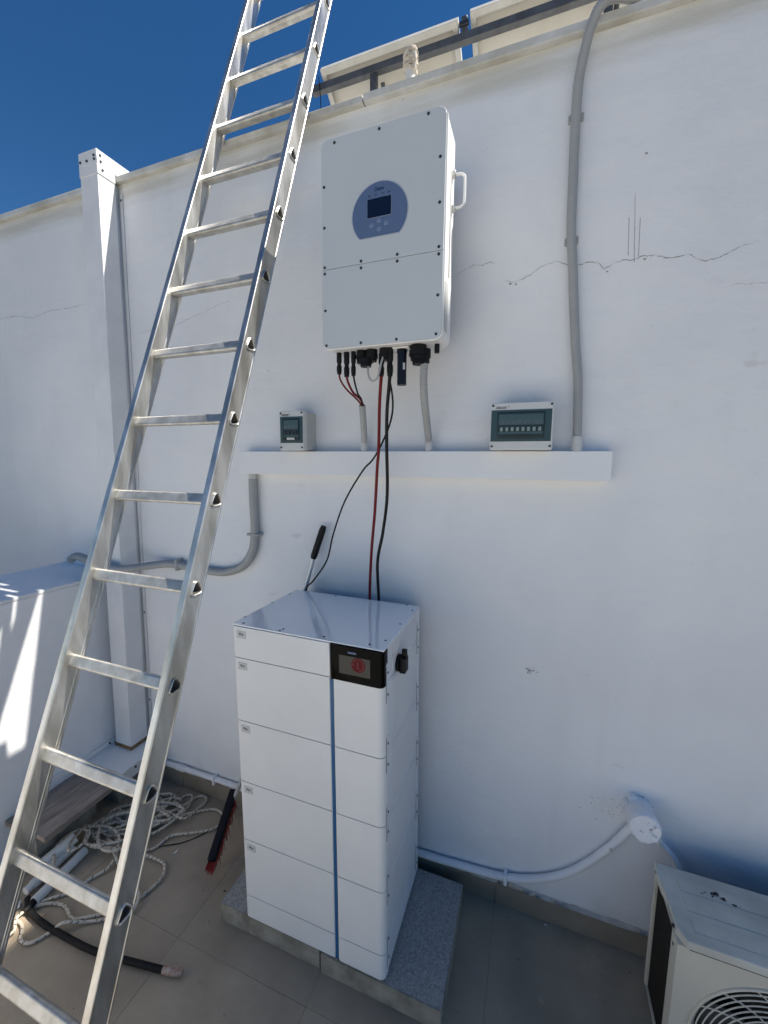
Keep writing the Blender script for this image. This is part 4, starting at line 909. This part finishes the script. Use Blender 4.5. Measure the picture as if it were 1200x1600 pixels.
pipe_piece((-2.035, -0.700, 0.024), (-2.055, -0.520, 0.024), 0.022, 'white pipe offcut with cream wooden tip beneath the rope loops', tip=('bone' if False else 'pvc', 0.03))
pipe_piece((-2.095, -0.64, 0.028), (-2.055, -0.500, 0.070), 0.026, 'thick short white pipe stub leaning on the wooden board')
# white paper scraps in the sun patch
for k, (pp, a) in enumerate((((-2.24, -0.79), 0.4), ((-2.10, -0.80), -0.3), ((-2.02, -0.775), 0.9))):
    b = MB(); n = 4; sz = (0.085, 0.05, 0.035)[k]
    g_ = [[b.bm.verts.new((pp[0] + sz * ((i / n - .5) * math.cos(a) - (j / n - .5) * math.sin(a)), pp[1] + sz * ((i / n - .5) * math.sin(a) + (j / n - .5) * math.cos(a)), 0.002 + 0.012 * abs(math.sin(i * 1.3 + j * .7 + k)))) for j in range(n + 1)] for i in range(n + 1)]
    for i in range(n):
        for j in range(n): b.bm.faces.new((g_[i][j], g_[i + 1][j], g_[i + 1][j + 1], g_[i][j + 1]))
    solo('paper_scrap', b, 'paper', ('large crumpled white paper scrap at the left edge of the floor', 'middle crumpled white paper scrap beside the pipe offcuts', 'smallest crumpled white scrap next to the black pipe plug')[k], 'paper', (pp[0], pp[1], 0))
b = MB(); b.tube([(-1.580, -0.352, 0.003), (-1.572, -0.340, 0.008), (-1.574, -0.328, 0.004)], 0.0035, 6, rfun=lambda i, a: (0.002, 0.0045, 0.0015)[i]); solo('plastic_scrap', b, 'paper', 'tiny white plastic scrap on the tiles right of the rope', 'scrap', (-1.575, -0.34, 0))

# ------------------------------------------------------------------ white pipe along the foot of the wall, and the stub it enters
PP = thing('wall_pipe', 'white painted pipe running along the skirting and curving up right', 'pipe', (-0.5, -0.02, 0.12))
b = MB(); b.tube(spline([(-2.04, -0.020, 0.125), (-1.9, -0.020, 0.130), (-1.467, -0.020, 0.135), (-0.9, -0.020, 0.126), (-0.416, -0.020, 0.124), (-0.222, -0.020, 0.134), (-0.029, -0.020, 0.154), (0.124, -0.020, 0.211), (0.240, -0.020, 0.300), (0.346, -0.022, 0.437), (0.405, -0.030, 0.545), (0.425, -0.04, 0.59)], 10), 0.0148, 14); part('tube', b, 'wall', PP)
for x, z in ((-0.029, 0.154), (-1.62, 0.133)):
    b = MB(); b.box(x - 0.007, x + 0.007, -0.0395, -0.001, z - 0.026, z + 0.024, 0.003, 2); part('clip', b, 'trunk', PP)
q = Vector((0.352, -0.0405, 0.452)); b = MB(); b.cyl(q, q + Vector((0, -0.002, 0)), 0.006, 10); part('screw', b, 'label', PP)
b = MB(); b.cyl((-1.90, -0.020, 0.130), (-1.84, -0.020, 0.1305), 0.0185, 14); part('sleeve', b, 'wall', PP)
ST = thing('pipe_stub', 'capped white round pipe stub sticking out of the wall above the air conditioner', 'pipe', (0.436, -0.06, 0.62))
b = MB(); prof_ = [(0.0005, 0.056), (0.006, 0.054), (0.012, 0.0495), (0.03, 0.0475), (0.05, 0.0470), (0.07, 0.0475), (0.085, 0.047), (0.0905, 0.0505), (0.105, 0.0512), (0.116, 0.0500), (0.121, 0.046), (0.1225, 0.03), (0.1228, 0.012)]
b.tube([(0.436, -d_, 0.625 + 0.165 * d_) for d_, r_ in prof_], 0.05, 36, rfun=lambda i, a: prof_[i][1])
random.seed(5)
for v in b.bm.verts: v.co += Vector((random.gauss(0, 1), random.gauss(0, 0.8), random.gauss(0, 1))) * 0.0015
part('tube', b, 'wall', ST)
for k in range(8):
    a = random.uniform(0, 6.28); r = random.uniform(0.008, 0.042); x = 0.436 + r * math.cos(a); z = 0.6455 + r * math.sin(a) * 0.9
    b = MB(); n = 7; b.bm.faces.new([b.bm.verts.new((x + random.uniform(.002, .006) * math.cos(6.28 * j / n), -0.1245, z + random.uniform(.002, .006) * math.sin(6.28 * j / n))) for j in range(n)]); part('paint_chip', b, 'crack_soft', ST, smooth=0)
n = 26; b = MB(); pv = None
for k in range(n + 1):   # ragged hole edge where the stub leaves the wall
    a = math.radians(-20 + 220 * k / n); r0 = 0.0476; r1 = 0.0476 + random.uniform(0.001, 0.009)
    cu_ = (b.bm.verts.new((0.436 + r0 * math.cos(a), -0.0014, 0.625 + r0 * math.sin(a))), b.bm.verts.new((0.436 + r1 * math.cos(a), -0.0014, 0.625 + r1 * math.sin(a))))
    if pv: b.bm.faces.new((pv[0], pv[1], cu_[1], cu_[0]))
    pv = cu_
part('broken_plaster', b, 'crack', ST, smooth=0)
b = MB(); b.tube([(0.415, -0.0005, 0.668), (0.415, -0.030, 0.672)], 0.017, 18); part('side_nub', b, 'wall', ST)
b = MB()
for k in range(34):
    a = random.uniform(0, 6.28); rr_ = 0.055 * random.random() ** 0.5; x = 0.34 + rr_ * 1.3 * math.cos(a); z = 0.60 + rr_ * math.sin(a) * 0.8; n = 6; q_ = random.uniform(0.001, 0.0035)
    b.bm.faces.new([b.bm.verts.new((x + q_ * random.uniform(.5, 1.2) * math.cos(6.28 * j / n), -0.0012, z + q_ * random.uniform(.5, 1.2) * math.sin(6.28 * j / n))) for j in range(n)])
part('flaked_paint', b, 'crack_soft', ST, smooth=0)
cable('pipe_tail', [(0.470, -0.105, 0.612), (0.492, -0.07, 0.575), (0.512, -0.03, 0.530), (0.551, -0.024, 0.487), (0.575, -0.03, 0.44), (0.58, -0.04, 0.36)], 0.011, 'wall', 'thin painted pipe dropping from the stub behind the air conditioner', 'pipe')

# ------------------------------------------------------------------ air conditioner outdoor unit
AC = thing('air_conditioner', 'cream air conditioner outdoor unit with round fan grille on the floor', 'air conditioner', (0.87, -0.25, 0.0))
ax0, ax1, ay0, ay1, az0, az1 = 0.472, 1.262, -0.376, -0.136, 0.055, 0.520
# front panel with a round opening
fcx, fcz, fr = 0.745, 0.252, 0.218
b = MB(); n = 64; hole = []; outer = []
for k in range(n):
    a = 2 * math.pi * k / n; dx, dz = math.cos(a), math.sin(a)
    hole.append(b.bm.verts.new((fcx + fr * dx, ay0, fcz + fr * dz)))
    tx = ((ax1 - fcx) if dx > 0 else (ax0 - fcx)) / dx if abs(dx) > 1e-9 else 1e9; tz = ((az1 - 0.004 - fcz) if dz > 0 else (az0 - fcz)) / dz if abs(dz) > 1e-9 else 1e9
    t = min(tx, tz); t = max(t, fr + 0.0001); outer.append(b.bm.verts.new((fcx + t * dx, ay0, fcz + t * dz)))
for k in range(n): b.bm.faces.new((hole[k], hole[(k + 1) % n], outer[(k + 1) % n], outer[k]))
lip = [b.bm.verts.new((v.co.x + (fcx - v.co.x) * 0.05, ay0 + 0.012, v.co.z + (fcz - v.co.z) * 0.05)) for v in hole]
for k in range(n): b.bm.faces.new((hole[k], hole[(k + 1) % n], lip[(k + 1) % n], lip[k]))
for k in range(n):
    p_, q_ = outer[k], outer[(k + 1) % n]
    pe = min(abs(p_.co.x - ax0), abs(p_.co.x - ax1)) < 1e-6; qe = min(abs(q_.co.x - ax0), abs(q_.co.x - ax1)) < 1e-6
    if pe != qe:
        ex, ez = (p_, q_) if pe else (q_, p_)
        b.bm.faces.new((p_, q_, b.bm.verts.new((ex.co.x, ay0, ez.co.z))))
part('front_panel', b, 'ac', AC, smooth=25)
b = MB(); b.box(ax0, ax0 + 0.014, ay0 + 0.0005, ay0 + 0.052, az0, az1 - 0.0078, 0.004, 2); part('corner_post', b, 'ac', AC)
b = MB(); b.box(ax0 - 0.001, ax0 + 0.012, ay1 - 0.016, ay1, az0, az1 - 0.0078, 0.002, 1); part('corner_post', b, 'ac', AC)
b = MB(); b.box(ax1 - 0.01, ax1, ay0 + 0.0005, ay1, az0, az1 - 0.004); part('side_panel', b, 'ac', AC)
b = MB(); b.box(ax0 + 0.02, ax1 - 0.012, ay1 - 0.006, ay1 - 0.001, az0 + 0.01, az1 - 0.005); part('back_panel', b, 'ac_dark', AC)
b = MB(); b.box(ax0 + 0.002, ax1 - 0.002, ay0 + 0.002, ay1 - 0.002, az0 - 0.012, az0 - 0.0005); part('base_pan', b, 'ac', AC)
for x in (ax0 + 0.1, ax1 - 0.12):
    b = MB(); b.box(x, x + 0.06, ay0 - 0.015, ay1 + 0.015, 0.0005, az0 - 0.013, 0.004, 1); part('foot', b, 'black', AC)
b = MB(); b.box(ax0 + 0.010, ax0 + 0.020, ay0 + 0.056, ay1 - 0.018, az0 + 0.005, az1 - 0.012); part('coil', b, 'ac_dark', AC)
cf = MB(); y = ay0 + 0.060
while y < ay1 - 0.02: cf.box(ax0 + 0.006, ax0 + 0.0105, y, y + 0.0012, az0 + 0.006, az1 - 0.013); y += 0.006
co = part('coil_fins', cf, 'ac_dark', AC)
b = MB(); b.box(ax0 + 0.0005, ax1 - 0.011, ay0 + 0.0006, ay1 - 0.0065, az1 - 0.0075, az1 - 0.0042); part('inner_frame', b, 'ac', AC)
# lid with the moulded edge and pressed ribs
lidp = [(ax0 - 0.004, ay1 + 0.003), (ax0 - 0.006, ay1 - 0.05), (ax0 - 0.004, ay1 - 0.09), (ax0 + 0.006, ay1 - 0.125), (ax0 + 0.006, ay1 - 0.17), (ax0 + 0.002, ay0 + 0.03), (ax0 + 0.022, ay0 - 0.004), (ax1 + 0.004, ay0 - 0.004), (ax1 + 0.004, ay1 + 0.003)]
b = MB(); b.prism(lidp, FZ, az1 - 0.0035, az1 + 0.022, bev=0.005, seg=3); ld = part('lid', b, 'ac_top', AC)
for y0_, y1_ in ((ay0 + 0.03, ay0 + 0.072), (ay0 + 0.094, ay0 + 0.136), (ay0 + 0.158, ay0 + 0.2)):
    b = MB(); b.box(ax0 + 0.05, ax1 - 0.05, y0_, y1_, az1 + 0.0205, az1 + 0.0250, 0.003, 2); part('pressed_rib', b, 'ac_top', ld)
# seam line between lid and front
b = MB(); b.box(ax0 + 0.03, ax1, ay0 - 0.0012, ay0 + 0.001, az1 - 0.0095, az1 - 0.0075); part('seam', b, 'gap', AC)
# fan guard: ring frame, concentric rings and swirled spokes
FG = []
b = MB(); b.tube([(fcx + (fr + 0.006) * math.cos(t), ay0 - 0.002, fcz + (fr + 0.006) * math.sin(t)) for t in [2 * math.pi * k / 72 for k in range(73)]], 0.0042, 8, caps=False); part('guard_frame', b, 'ac', AC)
for k in range(1, 15):
    r = 0.012 + 0.0142 * k
    b = MB(); b.tube([(fcx + r * math.cos(t), ay0 - 0.004 - 0.012 * (1 - (r / fr) ** 2), fcz + r * math.sin(t)) for t in [2 * math.pi * j / 64 for j in range(65)]], 0.0019, 6, caps=False); part('guard_ring', b, 'ac', AC)
for k in range(16):
    pts = []
    for j in range(12):
        r = 0.02 + (fr - 0.016) * j / 11; t = 2 * math.pi * k / 16 + 0.75 * (r / fr) ** 1.2
        pts.append((fcx + r * math.cos(t), ay0 - 0.0025 - 0.012 * (1 - (r / fr) ** 2), fcz + r * math.sin(t)))
    b = MB(); b.tube(pts, 0.0021, 6); part('guard_spoke', b, 'ac', AC)
b = MB(); b.cyl((fcx, ay0 - 0.018, fcz), (fcx, ay0 - 0.006, fcz), 0.028, 24); part('guard_hub', b, 'ac', AC)
b = MB(); b.cyl((fcx, ay0 + 0.085, fcz), (fcx, ay0 + 0.09, fcz), fr, 48); part('fan_well', b, 'ac_dark', AC)
for k in range(3):
    t0 = 2 * math.pi * k / 3 + 0.4; b = MB(); rows = []
    for j in range(6):
        r = 0.04 + 0.15 * j / 5; row = []
        for i in range(6):
            t = t0 + 1.15 * (i / 5) + 0.25 * j / 5; row.append(b.bm.verts.new((fcx + r * math.cos(t), ay0 + 0.035 + 0.035 * i / 5, fcz + r * math.sin(t))))
        rows.append(row)
    for j in range(5):
        for i in range(5): b.bm.faces.new((rows[j][i], rows[j][i + 1], rows[j + 1][i + 1], rows[j + 1][i]))
    part('fan_blade', b, 'galv', AC)
for p_ in ((ax0 - 0.006, ay1 - 0.025, az1 + 0.008), (ax0 - 0.003, ay0 + 0.045, az1 + 0.006), (ax0 - 0.0015, ay0 + 0.03, az1 - 0.04)):
    b = MB(); b.cyl(p_, (p_[0] + 0.008, p_[1], p_[2]), 0.005, 10); part('screw', b, 'screw', AC)
lf0 = [('curled dead leaf at the left end of the litter on the air conditioner lid', 0.585, -0.205, 0.012), ('largest clump of dead leaves on the air conditioner lid', 0.622, -0.206, 0.026), ('single dark leaf right of the clump on the air conditioner lid', 0.676, -0.211, 0.013)]
for lab, x, y, s_ in lf0:
    b = MB()
    for k in range(7 if s_ > 0.02 else 3):
        a = random.uniform(0, 3.1); L_ = s_ * random.uniform(0.5, 1.1); c = Vector((x + random.uniform(-s_, s_) * 0.9, y + random.uniform(-s_, s_) * 0.45, 0))
        dx = Vector((math.cos(a), math.sin(a) * 0.5, 0)) * L_ * 0.5; dy = Vector((-math.sin(a), math.cos(a), 0)) * L_ * 0.22
        zt = az1 + 0.0255
        b.quad(c - dx + Vector((0, 0, zt)), c - dy + Vector((0, 0, zt + 0.004)), c + dx + Vector((0, 0, zt + random.uniform(0, 0.006))), c + dy + Vector((0, 0, zt + 0.002)))
    solo('dead_leaf', b, 'leaf', lab, 'leaf', (x, y, az1 + 0.025), 'dead leaves on the lid', smooth=0)

# ------------------------------------------------------------------ solar panels on the roof behind the wall
tilt = math.radians(32.4); ct, st = math.cos(tilt), math.sin(tilt)
def solar(x0, x1, ytop, ztop, length, label):
    t = thing('solar_collector', label, 'solar panel', ((x0 + x1) / 2, ytop, ztop), 'solar panels on the roof')
    def q(a, dpth, d): return Vector((a, ytop + dpth * ct + d * st, ztop - dpth * st + d * ct))     # d along the front normal
    def slab(mb, a0, a1, p0, p1, d0, d1):
        vs = [mb.bm.verts.new(q(a, p_, d)) for d in (d0, d1) for a, p_ in ((a0, p0), (a1, p0), (a1, p1), (a0, p1))]
        for f in ((0, 1, 2, 3), (4, 5, 6, 7), (0, 1, 5, 4), (1, 2, 6, 5), (2, 3, 7, 6), (3, 0, 4, 7)): mb.bm.faces.new([vs[k] for k in f])
    F = 0.042
    b = MB(); slab(b, x0 + 0.002, x1 - 0.002, 0.002, length - 0.002, F - 0.012, F - 0.005); part('backsheet', b, 'pv_back', t)
    b = MB(); slab(b, x0 + 0.012, x1 - 0.012, 0.012, length - 0.012, F - 0.0045, F - 0.003); part('cells', b, 'pv_cell', t)
    for a0, a1, p0, p1 in ((x0, x1, 0, 0.002), (x0, x1, length - 0.002, length), (x0, x0 + 0.002, 0.0025, length - 0.0025), (x1 - 0.002, x1, 0.0025, length - 0.0025)):
        b = MB(); slab(b, a0, a1, p0, p1, 0, F); part('frame', b, 'pv_frame', t)
    for a0, a1, p0, p1 in ((x0 + 0.0025, x1 - 0.0025, 0.0025, 0.034), (x0 + 0.0025, x0 + 0.034, 0.0345, length - 0.0345), (x1 - 0.034, x1 - 0.0025, 0.0345, length - 0.0345), (x0 + 0.0025, x1 - 0.0025, length - 0.034, length - 0.0025)):
        b = MB(); slab(b, a0, a1, p0, p1, 0, 0.0022); part('frame_lip', b, 'pv_frame', t)
    return t
solar(-1.516, -0.574, 1.10, 4.594, 1.65, 'tilted solar panel seen from behind, left of the gap above the wall')
solar(-0.502, 0.440, 1.10, 4.612, 1.65, 'tilted solar panel seen from behind, right of the gap above the wall')
RK = thing('panel_rack', 'dark steel rack rail holding the tilted solar panels', 'rack', (-0.6, 1.17, 3.0))
for yy, zz in ((1.142, 4.515), (2.12, 3.905)):
    b = MB(); b.box(-1.60, 0.55, yy - 0.021, yy + 0.021, zz - 0.024, zz + 0.024, 0.003, 1); part('rail', b, 'galv', RK)
for x in (-1.135, 0.25):
    b = MB(); b.box(x - 0.022, x + 0.022, 1.125, 1.165, 3.0005, 4.490, 0.003, 1); part('leg', b, 'galv', RK)
    b = MB(); b.box(x - 0.022, x + 0.022, 2.10, 2.14, 3.0005, 3.88, 0.003, 1); part('leg', b, 'galv', RK)
    b = MB(); b.tube([(x + 0.045, 1.19, 4.47), (x + 0.045, 2.05, 3.05)], 0.014, 8); part('brace', b, 'galv', RK)
for x, z in ((-0.538, 4.575),):
    b = MB(); b.box(x - 0.017, x + 0.017, 1.12, 1.17, z - 0.05, z + 0.05, 0.003, 1); part('panel_clamp', b, 'galv', RK)
    b = MB(); b.box(x - 0.03, x + 0.03, 1.105, 1.125, z - 0.012, z + 0.012, 0.003, 1); part('panel_clamp', b, 'screw', RK)
# wrapped vent pipe standing on the wall
VP = thing('wrapped_pipe', 'white upright pipe with dirty cloth tied round its top', 'pipe', (-0.553, 0.1, 3.38))
b = MB(); b.cyl((-0.553, 0.10, 3.3785), (-0.553, 0.10, 3.565), 0.0205, 20); part('tube', b, 'pvc', VP)
c = MB(); P = []; n = 26
for k in range(n + 1): P.append((-0.553 + 0.002 * math.sin(k), 0.10, 3.507 + 0.082 * k / n))
c.tube(P, 0.027, 22, rfun=lambda i, a: (0.0255 + 0.0032 * math.sin(i * 1.9) + (0.002 if i % 5 == 0 else 0)) * (1.0 if i < n - 3 else (0.92, 0.78, 0.55, 0.3)[i - (n - 3)]))
random.seed(3)
for v in c.bm.verts: v.co += Vector((random.uniform(-1, 1), random.uniform(-1, 1), random.uniform(-1, 1))) * 0.0022
part('cloth_wrap', c, 'cloth', VP, smooth=80)
c = MB(); c.tube(spline([(-0.528, 0.075, 3.55), (-0.524, 0.070, 3.525), (-0.527, 0.072, 3.50), (-0.524, 0.072, 3.488)], 5), 0.006, 8); part('cloth_end', c, 'cloth', VP)
c = MB()
for k in range(3): c.tube([(-0.553 + 0.0295 * math.cos(t), 0.10 + 0.0295 * math.sin(t), 3.522 + 0.02 * k + 0.006 * math.sin(t + k)) for t in [2 * math.pi * j / 24 for j in range(25)]], 0.0022, 6, caps=False)
part('binding', c, 'cloth', VP)
cable('hanging_wire', [(-1.527, 1.10, 4.56), (-1.526, 1.12, 4.45), (-1.523, 1.13, 4.3), (-1.50, 1.16, 4.0), (-1.45, 1.2, 3.3), (-1.45, 1.25, 3.006)], 0.003, 'black_cable', 'thin black wire hanging from the left solar panel corner', 'wire', seg=6)

# ------------------------------------------------------------------ grit and crumbs on the tiles
random.seed(11); b = MB()
for k in range(420):
    x = random.uniform(-2.2, 1.2); y = -0.02 - 1.5 * random.random() ** 1.6; r = random.choice((0.001, 0.0014, 0.002, 0.003)) * random.uniform(0.6, 1.3)
    if -1.16 < x < -0.19 and y > -0.52: continue
    n = 5; a0 = random.uniform(0, 6); el = random.uniform(0.4, 1)
    top = b.bm.verts.new((x, y, 0.0016 + r * 0.7)); ring_ = [b.bm.verts.new((x + r * random.uniform(.6, 1.3) * math.cos(a0 + 6.283 * j / n), y + el * r * random.uniform(.6, 1.3) * math.sin(a0 + 6.283 * j / n), 0.0004)) for j in range(n)]
    for j in range(n): b.bm.faces.new((ring_[j], ring_[(j + 1) % n], top))
me = b.mesh('floor_grit', (0, 0, 0), 0); MT['grit'] = mat('grit', (0.05, 0.045, 0.04), 0.9, nscale=3.0, col2=(0.42, 0.39, 0.34), detail=1); me.materials.append(MT['grit'])
o = bpy.data.objects.new('floor_grit', me); COL.objects.link(o); o['kind'] = 'stuff'; o['label'] = 'grit and crumbs scattered over the grey tiles'; o['category'] = 'grit'
for lab, x, y in (('small dried leaf on the tiles left of the pavers', -1.22, -0.40), ('tiny white crumb at the foot of the skirting right of the pavers', 0.14, -0.03)):
    b = MB(); r = 0.008
    v = [b.bm.verts.new(p) for p in ((x - r, y, 0.001), (x, y - r * 0.4, 0.003), (x + r, y + r * 0.2, 0.001), (x, y + r * 0.5, 0.005))]
    b.bm.faces.new((v[0], v[1], v[3])); b.bm.faces.new((v[1], v[2], v[3]))
    solo('floor_scrap', b, 'leaf' if 'leaf' in lab else 'paper', lab, 'scrap', (x, y, 0), smooth=0)
